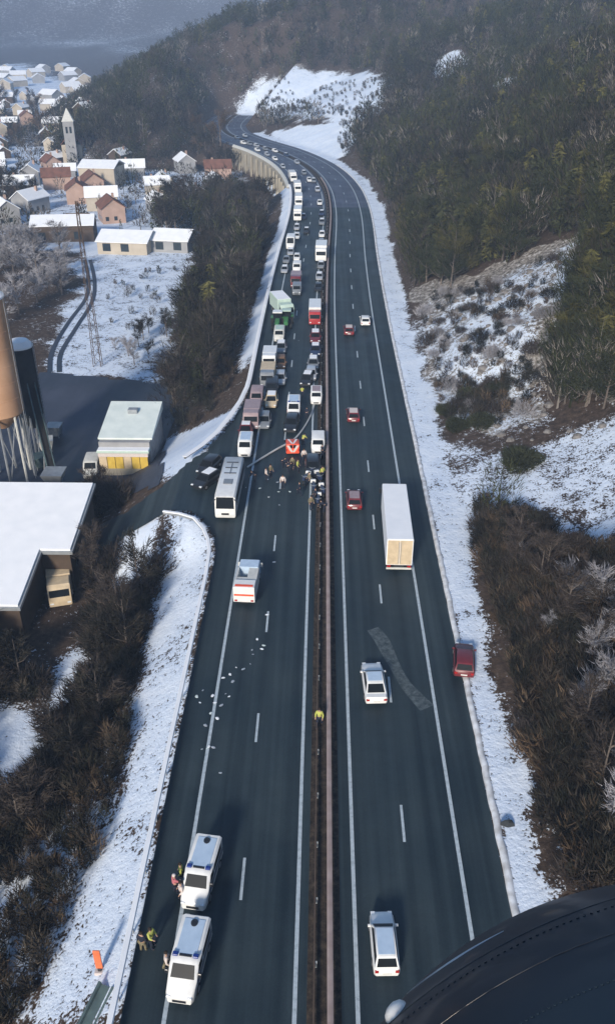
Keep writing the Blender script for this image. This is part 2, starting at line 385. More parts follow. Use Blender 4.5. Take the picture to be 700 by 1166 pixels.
def road_sheet(name, s0, s1, d0, d1, z, matname, parent=None, step=4, nd=1):
    ss = np.linspace(s0, s1, max(2, int((s1 - s0) / step) + 1)); rows = []
    for s in ss:
        rows.append([(*road_pt(s, d0 + (d1 - d0) * k / nd)[:2], z) for k in range(nd + 1)])
    return sheet(name, rows, matname, parent)

# ------------------------------------------------------------------ terrain
def axis(lo, a, b, hi, st, g=1.07):
    v = list(np.arange(a, b, st)); x = b; s = st; up = [b]
    while x < hi: s *= g; x += s; up.append(x)
    x = a; s = st; dn = []
    while x > lo: s *= g; x -= s; dn.append(x)
    return np.array(dn[::-1] + v + up)
gx = axis(-2600, -56, 60, 2600, 1.0, 1.055); gy = axis(-400, 5, 440, 4200, 1.3, 1.05)
GX, GY = np.meshgrid(gx, gy); GZ = height(GX, GY)
nxg, nyg = len(gx), len(gy)
from bisect import bisect_right
def G(x, y):
    """height of the built terrain mesh (bilinear)"""
    i = min(max(bisect_right(gx, x) - 1, 0), nxg - 2); j = min(max(bisect_right(gy, y) - 1, 0), nyg - 2)
    u = (x - gx[i]) / (gx[i + 1] - gx[i]); v = (y - gy[j]) / (gy[j + 1] - gy[j])
    return float((GZ[j, i] * (1 - u) + GZ[j, i + 1] * u) * (1 - v) + (GZ[j + 1, i] * (1 - u) + GZ[j + 1, i + 1] * u) * v)
# where the snow lies (amount, edge softness in metres, outline)
SNOW = [
 (.72, 1.2, [(190, 578), (232, 588), (246, 622), (180, 1000), (150, 1166), (20, 1180), (60, 1080), (96, 1000), (140, 870), (160, 760), (172, 690), (186, 640)]),
 (.58, 2.0, [(-20, 1180), (-20, 1010), (60, 930), (110, 860), (150, 800), (140, 880), (96, 1000), (60, 1080), (30, 1166)]),
 (.95, 1.6, [(-10, 805), (36, 808), (54, 830), (44, 880), (-10, 920)]),
 (.80, 1.2, [(42, 815), (68, 745), (98, 725), (108, 760), (80, 820)]),
 (.85, 1.2, [(122, 700), (134, 640), (148, 585), (182, 585), (176, 640), (150, 690)]),
 (.66, 2.0, [(50, 422), (58, 372), (92, 322), (78, 292), (108, 280), (215, 284), (224, 310), (200, 360), (190, 400), (198, 440), (75, 430)]),
 (.9, 1.2, [(182, 545), (182, 500), (240, 478), (276, 462), (262, 478), (226, 532), (205, 548)]),
 (.64, 8.0, [(-20, 175), (40, 150), (90, 185), (170, 195), (262, 196), (235, 262), (210, 290), (-20, 262)]),
 (.95, 6.0, [(-20, 180), (30, 160), (58, 170), (62, 190), (20, 215), (-20, 205)]),
 (.75, 10, [(-20, 118), (-20, 80), (20, 70), (90, 95), (95, 115), (60, 140)]),
 (.9, 3.0, [(37, 245), (215, 262), (218, 290), (30, 285)]),
 # right side
 (.56, 2.0, [(495, 470), (545, 508), (600, 530), (640, 490), (720, 470), (720, 640), (680, 625), (640, 600), (600, 585), (560, 575), (535, 600), (520, 600), (500, 540)]),
 (.54, 3.0, [(480, 345), (560, 318), (660, 275), (655, 310), (620, 360), (600, 420), (625, 480), (560, 500), (500, 480), (484, 400)]),
 (.50, 3.0, [(540, 575), (640, 600), (720, 650), (720, 720), (660, 690), (620, 650), (560, 640)]),
 (.9, 4.0, [(268, 122), (300, 88), (340, 78), (400, 80), (444, 86), (436, 128), (404, 138), (280, 136)]),
 (1.1, 3.0, [(300, 150), (380, 138), (405, 140), (402, 160), (378, 186), (352, 178)]),
 (.85, 3, [(496, 82), (505, 64), (520, 60), (536, 68), (530, 80), (510, 86)]),
 (.85, 3, [(562, 104), (570, 88), (588, 86), (590, 98), (575, 108)]),
 (.65, 3, [(598, 236), (650, 232), (710, 226), (710, 250), (655, 256), (610, 256)]),
 (.55, 3, [(650, 130), (680, 140), (690, 150), (660, 145)]),
]
ROCK = [(1.0, 2.0, [(470, 330), (560, 300), (665, 265), (660, 320), (630, 380), (620, 470), (560, 500), (500, 480), (478, 400)]),
        (.6, 4.0, [(268, 122), (300, 80), (444, 80), (436, 135), (300, 140)]),
        (.55, 3.0, [(540, 575), (640, 600), (720, 650), (720, 720), (620, 660)])]
SNOWP = [(a_, s_, wpoly(P)) for a_, s_, P in SNOW]; ROCKP = [(a_, s_, wpoly(P)) for a_, s_, P in ROCK]
GD = road_d(GX, GY)
def mask(lst, x, y, start):
    out = start.copy()
    for a_, s_, P in lst:
        sdv = np.where(inpoly(x, y, P), 1, -1) * polydist(x, y, P)
        if s_ >= 2: sdv = sdv + s_ * 2.4 * vnoise(x, y, s_ * 4) + s_ * 1.6 * vnoise(x, y, s_ * 1.5)
        v = a_ * np.clip(.5 + sdv / (2 * s_), 0, 1); out = np.maximum(out, v)
    return out
near_r = (GD > 11.0) * (1 - sst(14.4, 15.8, GD + 1.0 * (1 - sst(50, 72, GY)) + 1.6 * vnoise(GX, GY, 6))) * (1 - sst(300, 420, GY)*0)
near_r = near_r * (GY < 430)
left_far = (GD < -11) * (1 - sst(13.2, 14.6, -GD)) * sst(120, 130, GY) * (1 - sst(330, 350, GY)) * .9
hillbase = np.where(GD > 0, .10 + .16 * sst(120, 260, GZ), .14)
mount = sst(1050, 1400, GY + .25 * GX)
start = np.maximum(np.maximum(near_r * .77, left_far), np.maximum(hillbase, mount * (.22 + .36 * sst(45, 120, GZ) * sst(1500, 2100, GY) + .5 * vnoise(GX, GY, 130) + .25 * vnoise(GX, GY, 40))))
SN = mask(SNOWP, GX, GY, start); RK = mask(ROCKP, GX, GY, np.zeros_like(GX) + .05 * (GD > 15))
def build_terrain():
    me = bpy.data.meshes.new('terrain')
    nv = nxg * nyg; co = np.stack([GX.ravel(), GY.ravel(), GZ.ravel()], 1).astype(np.float32)
    i, j = np.meshgrid(np.arange(nxg - 1), np.arange(nyg - 1)); a0 = (j * nxg + i).ravel()
    fc = np.stack([a0, a0 + 1, a0 + nxg + 1, a0 + nxg], 1).astype(np.int32)
    me.vertices.add(nv); me.vertices.foreach_set('co', co.ravel())
    me.loops.add(fc.size); me.loops.foreach_set('vertex_index', fc.ravel())
    me.polygons.add(len(fc)); me.polygons.foreach_set('loop_start', np.arange(0, fc.size, 4, dtype=np.int32))
    me.polygons.foreach_set('use_smooth', np.ones(len(fc), bool))
    me.update(calc_edges=True)
    at2 = me.color_attributes.new('cover', 'FLOAT_COLOR', 'POINT')
    col = np.stack([SN.ravel(), RK.ravel(), 0 * SN.ravel(), np.ones(nv)], 1).astype(np.float32); at2.data.foreach_set('color', col.ravel())
    me.materials.append(M['ground'])
    return struct(link('terrain', me))
build_terrain()

# ------------------------------------------------------------------ motorway
ROAD_END = 520
lc = struct(road_sheet('road_left_carriageway', 0, 250, -11.0, -1.0, -.02, 'asphalt', nd=3))
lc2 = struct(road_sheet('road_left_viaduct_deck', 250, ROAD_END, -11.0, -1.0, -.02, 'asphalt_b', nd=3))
rc = struct(road_sheet('road_right_carriageway', 0, 250, .9, 11.2, -.02, 'asphalt', nd=3))
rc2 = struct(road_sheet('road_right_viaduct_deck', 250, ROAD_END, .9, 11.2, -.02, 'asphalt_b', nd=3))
ms = struct(road_sheet('road_median_strip', 0, ROAD_END, -1.0, .9, -.012, 'soil', nd=2))
def line(parent, s0, s1, d, wd): return road_sheet('lane_marking', s0, s1, d - wd / 2, d + wd / 2, -.012, 'paint', parent)
for par, d, wd in ((lc, -8.65, .24), (lc, -1.65, .24), (rc, 1.78, .24), (rc, 8.62, .24)): line(par, 0, 250, d, wd)
for par, d, wd in ((lc2, -8.65, .24), (lc2, -1.65, .24), (rc2, 1.78, .24), (rc2, 8.62, .24)): line(par, 250, ROAD_END, d, wd)
def dashes(par, d, s_first, lo, hi):
    s = s_first
    while s - 13 > lo: s -= 13
    mb = MB()
    while s < hi:
        if s > lo:
            p = [road_pt(s - 1.5, d - .09), road_pt(s - 1.5, d + .09), road_pt(s + 1.5, d + .09), road_pt(s + 1.5, d - .09)]
            mb.add([(q[0], q[1], -.011) for q in p], [(0, 1, 2, 3)])
        s += 13
    mb.build('dashed_marking', 'paint', par)
sL = atz(277, 1000)[1]; sR = atz(461, 937)[1]
dashes(lc, -5.15, sL, 0, 248); dashes(lc2, -5.15, sL, 249, ROAD_END); dashes(rc, 5.2, sR, 0, 248); dashes(rc2, 5.2, sR, 249, ROAD_END)
# apron of the access ramp, where the left edge swings out
ap = [(-10.99, 112), (-12.6, 102), (-15.2, 93), (-19, 88.5), (-24, 86.5), (-33, 88), (-33, 80), (-25, 79), (-18.5, 80), (-14.2, 78.5), (-12, 75), (-10.99, 71)]
def drape(name, P, off, matname, step=1.0, parent=None):
    P = [tuple(p) for p in P]; xs = [p[0] for p in P]; ys = [p[1] for p in P]
    X = np.arange(min(xs) - step, max(xs) + step, step); Y = np.arange(min(ys) - step, max(ys) + step, step)
    idx = {}; vs = []; fs = []
    def vid(i, j):
        if (i, j) not in idx:
            x, y = X[i], Y[j]
            if not inpoly(np.array([x]), np.array([y]), P)[0]:     # pull outside corners onto the outline
                best = None
                for k in range(len(P)):
                    ax, ay = P[k]; bx, by = P[(k + 1) % len(P)]; dx, dy = bx - ax, by - ay
                    t_ = max(0, min(1, ((x - ax) * dx + (y - ay) * dy) / (dx * dx + dy * dy + 1e-9))); q = (ax + t_ * dx, ay + t_ * dy); e = (q[0] - x) ** 2 + (q[1] - y) ** 2
                    if best is None or e < best[0]: best = (e, q)
                x, y = best[1]
            idx[(i, j)] = len(vs); vs.append((x, y, G(x, y) + off))
        return idx[(i, j)]
    CX, CY = np.meshgrid((X[:-1] + X[1:]) / 2, (Y[:-1] + Y[1:]) / 2, indexing='ij'); ins = inpoly(CX, CY, P)
    for i in range(len(X) - 1):
        for j in range(len(Y) - 1):
            if ins[i, j]: fs.append((vid(i, j), vid(i + 1, j), vid(i + 1, j + 1), vid(i, j + 1)))
    return MB().add(vs, fs).build(name, matname, parent)
struct(drape('road_access_ramp', ap, .12, 'asphalt', .8))
yardP = wpoly([(46, 424), (120, 430), (192, 438), (202, 470), (190, 500), (186, 556), (100, 562), (-60, 562), (-60, 450), (10, 440)])
struct(drape('ground_works_yard', yardP, .14, 'yard', 1.6))
# two wheel tracks through the snow field
def track(pts, name='path_wheel_track'):
    W = spline([at(*p) for p in pts], 1.5); rows = []
    for i in range(len(W)):
        d = W[min(i + 1, len(W) - 1)] - W[max(i - 1, 0)]; d /= np.linalg.norm(d); n = np.array([d[1], -d[0]])
        rows.append([(*(W[i] + n * k), G(*(W[i] + n * k)) + .07) for k in (-.45, 0, .45)])
    return struct(sheet(name, rows, 'yard'))
track([(57, 424), (60, 400), (78, 368), (98, 340), (101, 318), (97, 296)]); track([(68, 424), (70, 402), (88, 372), (105, 344), (108, 320), (103, 296)])
# pale mottled smear, a curved strip laid on the right carriageway
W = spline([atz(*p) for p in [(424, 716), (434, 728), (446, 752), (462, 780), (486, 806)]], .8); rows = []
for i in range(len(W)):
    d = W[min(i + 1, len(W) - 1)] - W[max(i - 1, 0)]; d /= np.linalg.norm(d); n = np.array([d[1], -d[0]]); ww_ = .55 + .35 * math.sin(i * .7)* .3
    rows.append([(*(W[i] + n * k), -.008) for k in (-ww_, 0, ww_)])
m, t, b = principled('pale_smear', .7, .3); N = t.nodes; L = t.links; geo = N.new('ShaderNodeNewGeometry'); nn = noise(2.2, 6, .7)
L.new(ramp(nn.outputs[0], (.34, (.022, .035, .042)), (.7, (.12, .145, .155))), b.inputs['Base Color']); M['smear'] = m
struct(sheet('road_pale_smear', rows, 'smear'))
# snow bank lips beside the carriageways
def ridge(name, s0, s1, d, hw, hh, matname, jit=.08, step=1.0, ramp_pts=None):
    rs = []
    ss = np.arange(s0, s1, step)
    for s in ss:
        j = jit * (rng.random() - .5) * 2; h = hh * (.7 + .6 * rng.random()); prof = [(-hw, -.12), (-hw * .6, h * .7), (0, h), (hw * .6, h * .75), (hw, -.12)]
        rs.append([(*road_pt(s, d + j + a_)[:2], b_ - .03) for a_, b_ in prof])
    return MB().rings(rs).build(name, matname, smooth=60)
struct(ridge('ground_snow_bank_right', 12, 330, 11.5, .30, .16, 'dirty_snow', jit=.06))

# ------------------------------------------------------------------ guardrails: beam + posts
def rail_line(pts, name, label, beam_mat, post_mat, cat='guardrail', top=.78, width=.16, post_step=4, cap=None, group=None, z=None, offpost=0.0, max_posts=90):
    root = empty(name, pts[0][0], pts[0][1], 0); tag(root, label, cat, group)
    ox, oy = pts[0][0], pts[0][1]
    P = [Vector((p[0] - ox, p[1] - oy, (p[2] if len(p) > 2 else 0))) for p in pts]
    prof = [(-.5, 0), (-.5, .10), (-.15, .155), (-.5, .21), (-.5, .31), (.5, .31), (.5, .21), (.15, .155), (.5, .10), (.5, 0)]
    rs = []
    for i, p in enumerate(P):
        d = (P[min(i + 1, len(P) - 1)] - P[max(i - 1, 0)]).normalized(); n = Vector((d.y, -d.x, 0)).normalized()
        rs.append([tuple(p + n * (a_ * width) + Vector((0, 0, top - .31 + b_))) for a_, b_ in prof])
    MB().rings(rs).build('beam', beam_mat, root)
    if cap:
        rs = []
        for i, p in enumerate(P):
            d = (P[min(i + 1, len(P) - 1)] - P[max(i - 1, 0)]).normalized(); n = Vector((d.y, -d.x, 0)).normalized(); c = cap[0]
            h = cap[1] * (.8 + .4 * rng.random())
            rs.append([tuple(p + n * a_ + Vector((0, 0, top + .004 + b_))) for a_, b_ in ((-c, 0), (-c * .7, h), (c * .7, h), (c, 0))])
        MB().rings(rs).build('snow_cover' if cap[2] == 'snow_cap' else 'top_cover', cap[2], root, smooth=50)
    acc = 0; q = P[0]; k = 0; pm = MB().box(-.05, .05, -.06, .06, -.25, top - .12).data('post', post_mat)
    for i in range(1, len(P)):
        seg = (P[i] - P[i - 1]).length; acc += seg
        if acc >= post_step and k < max_posts:
            acc = 0; k += 1; o = link('post', pm, root); o.location = P[i] + Vector((offpost, 0, 0))
    return root
def roadpts(s0, s1, d, step=2.0): return [road_pt(s, d)[:2] for s in np.arange(s0, s1, step)]
rail_line(roadpts(12, 300, .28), 'median_guardrail', 'long rust-tinged rail down the middle of the motorway between the carriageways', 'rust', 'rustdark', cap=(.17, .03, 'rust'), post_step=4)
rail_line(roadpts(12, 300, -.62), 'median_guardrail', 'dark rusty second rail over the brown median strip, on the side of the left carriageway', 'rustdark', 'offwhite', top=.55, width=.07, post_step=3, offpost=.12)
lp = [(-11.35, y) for y in np.arange(14, 68, 2.0)] + [(-11.5, 70), (-11.9, 72), (-12.6, 74), (-13.9, 76.2), (-15.6, 77.4), (-17.5, 78.0)]
lp = [(x, y, max(G(x, y) + .1, -.3) if x < -12 else 0) for x, y in lp]
rail_line(lp, 'roadside_guardrail', 'snow-capped guardrail along the near snowy verge, curling round at the access ramp', 'steel', 'steel', cap=(.19, .09, 'snow_cap'), post_step=4)
lp = [(-17.0, 90.5), (-15.3, 93.8), (-13.9, 97.5), (-12.7, 102.5), (-11.7, 108), (-11.2, 113)] + roadpts(116, 286, -11.1)
lp = [(x, y, 0) for x, y in lp]
rail_line(lp, 'roadside_guardrail', 'long guardrail beyond the access ramp, beside the dark wood and the stopped queue', 'steel', 'steel', cap=(.34, .07, 'snow_cap'), post_step=4)

# ------------------------------------------------------------------ viaduct retaining wall
def viaduct():
    root = empty('retaining_wall', *road_pt(340, -11.4)[:2]); ox, oy = root.location[:2]
    tag(root, 'tall curved tan concrete retaining wall holding up the road at the far bend', 'retaining wall')
    ss = np.arange(284, 392, 2.0); wallr = []; par = []
    for s in ss:
        a_ = road_pt(s, -11.35); b_ = road_pt(s, -12.0); z0 = min(G(*road_pt(s, -14.5)[:2]), -3) - 3
        c_ = road_pt(s, -12.5)
        wallr.append([(a_[0] - ox, a_[1] - oy, z0), (a_[0] - ox, a_[1] - oy, -.05), (b_[0] - ox, b_[1] - oy, -.05), (c_[0] - ox, c_[1] - oy, z0)])
    MB().rings(wallr).build('wall', 'concrete', root)
    for s in ss:
        par.append([(road_pt(s, d)[0] - ox, road_pt(s, d)[1] - oy, z) for d, z in ((-11.30, -.04), (-11.30, .85), (-11.62, .85), (-12.15, -.04))])
    MB().rings(par).build('parapet', 'offwhite', root)
    for s in np.arange(292, 390, 8.0):
        p = road_pt(s, -12.75); o = MB().box(-.35, .35, -.5, .5, -9, -.8).build('buttress', 'concrete', root); o.location = (p[0] - ox, p[1] - oy, 0); o.rotation_euler.z = p[2]
viaduct()

# ------------------------------------------------------------------ vehicles (front towards local +Y)
def ring8(y, hw, zb, zt, r=.13, ins=.86):
    return [(-hw * .92, y, zb), (hw * .92, y, zb), (hw, y, zb + r), (hw, y, zt - r), (hw * ins, y, zt), (-hw * ins, y, zt), (-hw, y, zt - r), (-hw, y, zb + r)]
def inset(q, a, b, out=.006):
    """shrink quad q: a along its first edge, b along the other; push outwards"""
    q = [Vector(p) for p in q]; n = (q[1] - q[0]).cross(q[3] - q[0]).normalized()
    def P(u, v): return (q[0] * (1 - u) + q[1] * u) * (1 - v) + (q[3] * (1 - u) + q[2] * u) * v
    return [P(a, b) + n * out, P(1 - a, b) + n * out, P(1 - a, 1 - b) + n * out, P(a, 1 - b) + n * out]
DC = {}
def cached(key, fn):
    if key not in DC: DC[key] = fn()
    return DC[key]
def wheel_set(root, pos, r=.32, wd=.22):
    ty = cached(('tyre', r, wd), lambda: MB().rings([[(x, rr * math.cos(2 * math.pi * j / 18), rr * math.sin(2 * math.pi * j / 18)) for j in range(18)] for x, rr in ((-wd / 2, r * .9), (-wd / 2 + .03, r), (wd / 2 - .03, r), (wd / 2, r * .9))]).data('wheel', 'tyre', 40))
    ri = cached(('rim', r, wd), lambda: MB().rings([[(x, rr * math.cos(2 * math.pi * j / 12), rr * math.sin(2 * math.pi * j / 12)) for j in range(12)] for x, rr in ((-wd / 2 - .012, r * .5), (-wd / 2 - .012, r * .6), (wd / 2 + .012, r * .6), (wd / 2 + .012, r * .5))]).data('rim', 'rim'))
    for x, y in pos:
        o = link('wheel', ty, root); o.location = (x, y, r); link('rim', ri, o)
def car(x, y, rz, col, label, group=None, kind='hatch', detail=True, roof=None, cat='car', z=0.0, tilt=None, name=None):
    root = empty(name or 'car', x, y, z + .0, rz); tag(root, label, cat, group)
    K = dict(hatch=(4.0, .86, .92, 1.46, -1.93, 1.05, -1.55, .30, .0), sedan=(4.5, .89, .92, 1.43, -1.75, 1.05, -.95, .35, .1), estate=(4.6, .90, .96, 1.50, -2.15, 1.15, -1.75, .40, .0), estate2=(3.9, .80, .95, 1.5, -1.85, 1.0, -1.5, .38, .0), suv=(4.5, .93, 1.05, 1.68, -2.1, 1.15, -1.75, .45, .0))[kind]
    Lh = K[0] / 2; hw = K[1]; zb = K[2]; zr = K[3]
    def body():
        b = MB(); tail = zb - (.02 if kind != 'sedan' else 0)
        b.rings([ring8(-Lh, hw * .86, .38, tail - .16), ring8(-Lh + .12, hw * .96, .27, tail), ring8(-Lh + .9, hw, .22, zb), ring8(.5, hw, .22, zb), ring8(Lh - .95, hw * .99, .22, zb - .06), ring8(Lh - .3, hw * .93, .24, zb - .16), ring8(Lh, hw * .78, .34, zb - .32)])
        b.rings([[(-hw * .9, K[4], zb - .02), (hw * .9, K[4], zb - .02), (hw * .9, K[5], zb - .06), (-hw * .9, K[5], zb - .06)], [(-hw * .74, K[6], zr - .05), (hw * .74, K[6], zr - .05), (hw * .74, K[7], zr - .05), (-hw * .74, K[7], zr - .05)], [(-hw * .64, K[6] + .1, zr), (hw * .64, K[6] + .1, zr), (hw * .64, K[7] - .1, zr), (-hw * .64, K[7] - .1, zr)]])
        return b.data('body', col, 42)
    link('body', cached(('carbody', kind, col), body), root)
    bl = lambda sx, k: (sx * hw * .9, K[4] if k == 0 else K[5], zb - (.02 if k == 0 else .06)); tl = lambda sx, k: (sx * hw * .74, K[6] if k == 0 else K[7], zr - .05)
    link('windscreen', cached(('ws', kind), lambda: MB().panel(inset([bl(1, 1), bl(-1, 1), tl(-1, 1), tl(1, 1)], .05, .08)).data('windscreen', 'glass')), root)
    link('rear_window', cached(('rw', kind), lambda: MB().panel(inset([bl(-1, 0), bl(1, 0), tl(1, 0), tl(-1, 0)], .07, .12)).data('rear_window', 'glass')), root)
    if roof:
        link('roof_panel_or_sky_tint', cached(('roof', kind, roof), lambda: MB().box(-hw * .62, hw * .62, K[6] + .14, K[7] - .12, zr + .002, zr + .02).data('roof_panel_or_sky_tint', roof)), root)
    if detail:
        for sx in (1, -1):
            q = [bl(sx, 0), bl(sx, 1), tl(sx, 1), tl(sx, 0)]
            if sx < 0: q = [q[1], q[0], q[3], q[2]]
            link('side_window', cached(('sw', kind, sx), lambda: MB().panel(inset(q, .07, .12)).data('side_window', 'glass')), root)
            link('headlight', cached(('hl', kind, sx), lambda: MB().box(*sorted((sx * hw * .50, sx * hw * .84)), Lh - .26, Lh - .02, zb - .36, zb - .21, .02).data('headlight', 'lamp')), root)
            link('tail_light', cached(('tl', kind, sx), lambda: MB().box(*sorted((sx * hw * .62, sx * hw * .90)), -Lh - .02, -Lh + .14, zb - .30, zb - .12, .02).data('tail_light', 'tail')), root)
            link('wing_mirror', cached(('wm', kind, col, sx), lambda: MB().box(*sorted((sx * hw * .93, sx * (hw + .14))), .72, .86, zb - .02, zb + .12, .02).data('wing_mirror', col)), root)
        link('number_plate', cached(('np', kind), lambda: MB().box(-.26, .26, -Lh - .03, -Lh + .02, .52, .63).data('number_plate', 'plate')), root)
    wheel_set(root, [(sx * (hw - .09), yy) for sx in (1, -1) for yy in (-Lh + .82, Lh - .85)])
    return root
def van(x, y, rz, col, label, group=None, roofcol=None, cat='van', beacons=False, hole=False, stripe=None, L_=5.5, name='van', ht=2.45, cargo=None):
    root = empty(name, x, y, 0, rz); tag(root, label, cat, group); h = L_ / 2; hw = .98
    b = MB(); b.rings([ring8(-h, hw * .93, .36, ht - .12), ring8(-h + .12, hw, .28, ht), ring8(h - 1.75, hw, .28, ht, ins=.84), ring8(h - 1.45, hw * .98, .28, ht - .10, ins=.82), ring8(h - .85, hw * .98, .28, 1.36, ins=.9), ring8(h - .2, hw * .92, .3, 1.10, ins=.86), ring8(h, hw * .80, .4, .86)])
    b.build('body', col, root, 38)
    MB().panel(inset([(hw * .86, h - .86, 1.372), (-hw * .86, h - .86, 1.372), (-hw * .78, h - 1.44, ht - .11), (hw * .78, h - 1.44, ht - .11)], .03, .05, .012)).build('windscreen', 'glass', root)
    for sx in (1, -1):
        a_ = sorted((sx * (hw + .006), sx * (hw - .02)))
        MB().box(*a_, h - 2.1, h - 1.45, 1.35, 1.95).build('side_window', 'glass', root)
        MB().box(*a_, -h + .5, -h + 2.2, 1.4, 1.95).build('side_window', 'glass', root)
        MB().box(*sorted((sx * hw * .55, sx * hw * .86)), h - .2, h + .01, .78, .98, .03).build('headlight', 'lamp', root)
        MB().box(*sorted((sx * hw * .80, sx * hw * .95)), -h - .02, -h + .08, .8, 1.25).build('tail_light', 'tail', root)
        MB().box(*sorted((sx * hw, sx * (hw + .24))), h - 1.25, h - 1.08, 1.35, 1.68, .03).build('wing_mirror', 'black', root)
        if stripe: MB().box(*sorted((sx * (hw + .008), sx * (hw - .02))), -h + .2, h - 1.0, .82, 1.12).build('side_stripe', stripe, root)
    MB().box(-.45, .45, h - .03, h + .03, .52, .72).build('grille', 'black', root)
    MB().box(-.5, -.05, -h - .012, -h + .02, 1.35, 2.0).build('rear_window', 'glass', root); MB().box(.05, .5, -h - .012, -h + .02, 1.35, 2.0).build('rear_window', 'glass', root)
    if roofcol: MB().box(-hw * .72, hw * .72, -h + .35, h - 1.85, ht + .002, ht + .035, .012).build('roof_panel_or_sky_tint', roofcol, root)
    if beacons:
        for sx in (1, -1): MB().box(*sorted((sx * .50, sx * .86)), h - 1.98, h - 1.72, ht + .0, ht + .14, .03).build('beacon', 'blue_lamp', root)
        MB().box(-.42, .42, h - 1.93, h - 1.78, ht + .002, ht + .05).build('light_bar', 'black', root)
    if hole: MB().lathe([(.24, ht + .03), (.24, ht + .09), (.16, ht + .12)], 0, -h + .62, 16).build('roof_vent', 'black', root, 40)
    wheel_set(root, [(sx * (hw - .1), yy) for sx in (1, -1) for yy in (-h + 1.0, h - 1.0)], .35, .24)
    return root
def lorry(x, y, rz, cabcol, boxcol, label, group=None, L_=9.0, ht=3.9, cat='lorry', rear=None, detail=True, name='lorry', hw=1.26, roof=None):
    root = empty(name, x, y, 0, rz); tag(root, label, cat, group); h = L_ / 2; cl = 2.1
    ck = MB(); ck.rings([ring8(h - cl, 1.2, .55, 2.85, .1, .92), ring8(h - .6, 1.2, .55, 2.85, .1, .92), ring8(h - .22, 1.18, .5, 2.45, .1, .93), ring8(h, 1.17, .45, 1.55, .1, .95), ring8(h + .02, 1.1, .5, 1.2)]); ck.build('cab', cabcol, root, 35)
    MB().panel(inset([(1.1, h - .01, 1.56), (-1.1, h - .01, 1.56), (-1.1, h - .21, 2.44), (1.1, h - .21, 2.44)], .03, .05, .02)).build('windscreen', 'glass', root)
    for sx in (1, -1):
        MB().box(*sorted((sx * 1.206, sx * 1.18)), h - 1.2, h - .45, 1.6, 2.35).build('side_window', 'glass', root)
        MB().box(*sorted((sx * .7, sx * 1.08)), h - .05, h + .035, .72, .92, .02).build('headlight', 'lamp', root)
        MB().box(*sorted((sx * 1.2, sx * 1.45)), h - .35, h - .15, 1.6, 2.2, .03).build('wing_mirror', 'black', root)
    cb = MB().box(-hw, hw, -h, h - cl - .25, .95, ht, .04); cb.build('cargo_box', boxcol, root)
    if roof: MB().box(-hw + .08, hw - .08, -h + .08, h - cl - .33, ht + .002, ht + .03).build('roof_sheet', roof, root)
    if rear:
        d_ = MB().box(-hw + .09, -.02, -h - .035, -h + .001, 1.05, ht - .12).build('rear_door', rear, root); MB().box(-.12, -.07, -h - .07, -h - .035, 1.2, ht - .3).build('door_bar', 'steel', d_)
        d_ = MB().box(.02, hw - .09, -h - .035, -h + .001, 1.05, ht - .12).build('rear_door', rear, root); MB().box(.07, .12, -h - .07, -h - .035, 1.2, ht - .3).build('door_bar', 'steel', d_)
        MB().box(-hw + .05, hw - .05, -h - .02, -h + .1, .48, .66).build('under_run_bar', 'offwhite', root)
        for sx in (1, -1): MB().box(*sorted((sx * .8, sx * 1.15)), -h - .04, -h + .08, .72, .9).build('tail_light', 'tail', root)
    MB().box(-.45, .45, -h + .1, h - .4, .5, .95).build('chassis', 'chassis', root)
    wheel_set(root, [(sx * 1.02, yy) for sx in (1, -1) for yy in ([-h + 1.3, -h + 2.6] if L_ > 8 else [-h + 1.3]) + [h - 1.1]], .48, .3)
    return root
def coach(x, y, rz, label):
    root = empty('coach', x, y, 0, rz); tag(root, label, 'coach'); h = 5.2; hw = 1.25; ht = 3.15
    MB().rings([ring8(-h, hw * .96, .45, ht - .15, .2, .86), ring8(-h + .2, hw, .32, ht, .2, .86), ring8(h - 1.0, hw, .32, ht, .2, .86), ring8(h - .35, hw * .98, .32, ht - .12, .2, .84), ring8(h - .05, hw * .97, .34, 1.5, .2, .9), ring8(h, hw * .92, .4, 1.0, .2, .9)]).build('body', 'white', root, 38)
    MB().panel(inset([(1.12, h - .045, 1.5), (-1.12, h - .045, 1.5), (-1.05, h - .34, ht - .13), (1.05, h - .34, ht - .13)], .02, .04, .02)).build('windscreen', 'glass', root)
    for sx in (1, -1):
        for k in range(5): MB().box(*sorted((sx * (hw + .008), sx * (hw - .03))), -h + .5 + k * 1.75, -h + 2.13 + k * 1.75, 1.6, 2.65).build('side_window', 'glass', root)
        MB().box(*sorted((sx * .75, sx * 1.1)), h - .06, h + .02, .72, .95, .02).build('headlight', 'lamp', root)
        MB().tube([(sx * 1.1, h - .3, 2.7), (sx * 1.5, h + .05, 2.5), (sx * 1.5, h + .05, 2.2)], .06).build('wing_mirror', 'black', root)
    MB().box(-.45, .45, h - .02, h + .03, .75, 1.0).build('grille', 'black', root)
    MB().box(-.55, .55, .9, 2.1, ht + .002, ht + .10, .03).build('roof_hatch', 'grey', root)
    for yy in (-3.6, -2.2, -.8): MB().box(-.75, .75, yy, yy + .16, ht + .002, ht + .05).build('roof_rail', 'black', root)
    MB().box(-.08, .08, -3.6, -.5, ht + .002, ht + .04).build('roof_rail', 'grey', root)
    wheel_set(root, [(sx * 1.05, yy) for sx in (1, -1) for yy in (-3.3, 3.1)], .48, .3); root.scale = (.9, .93, .9); return root
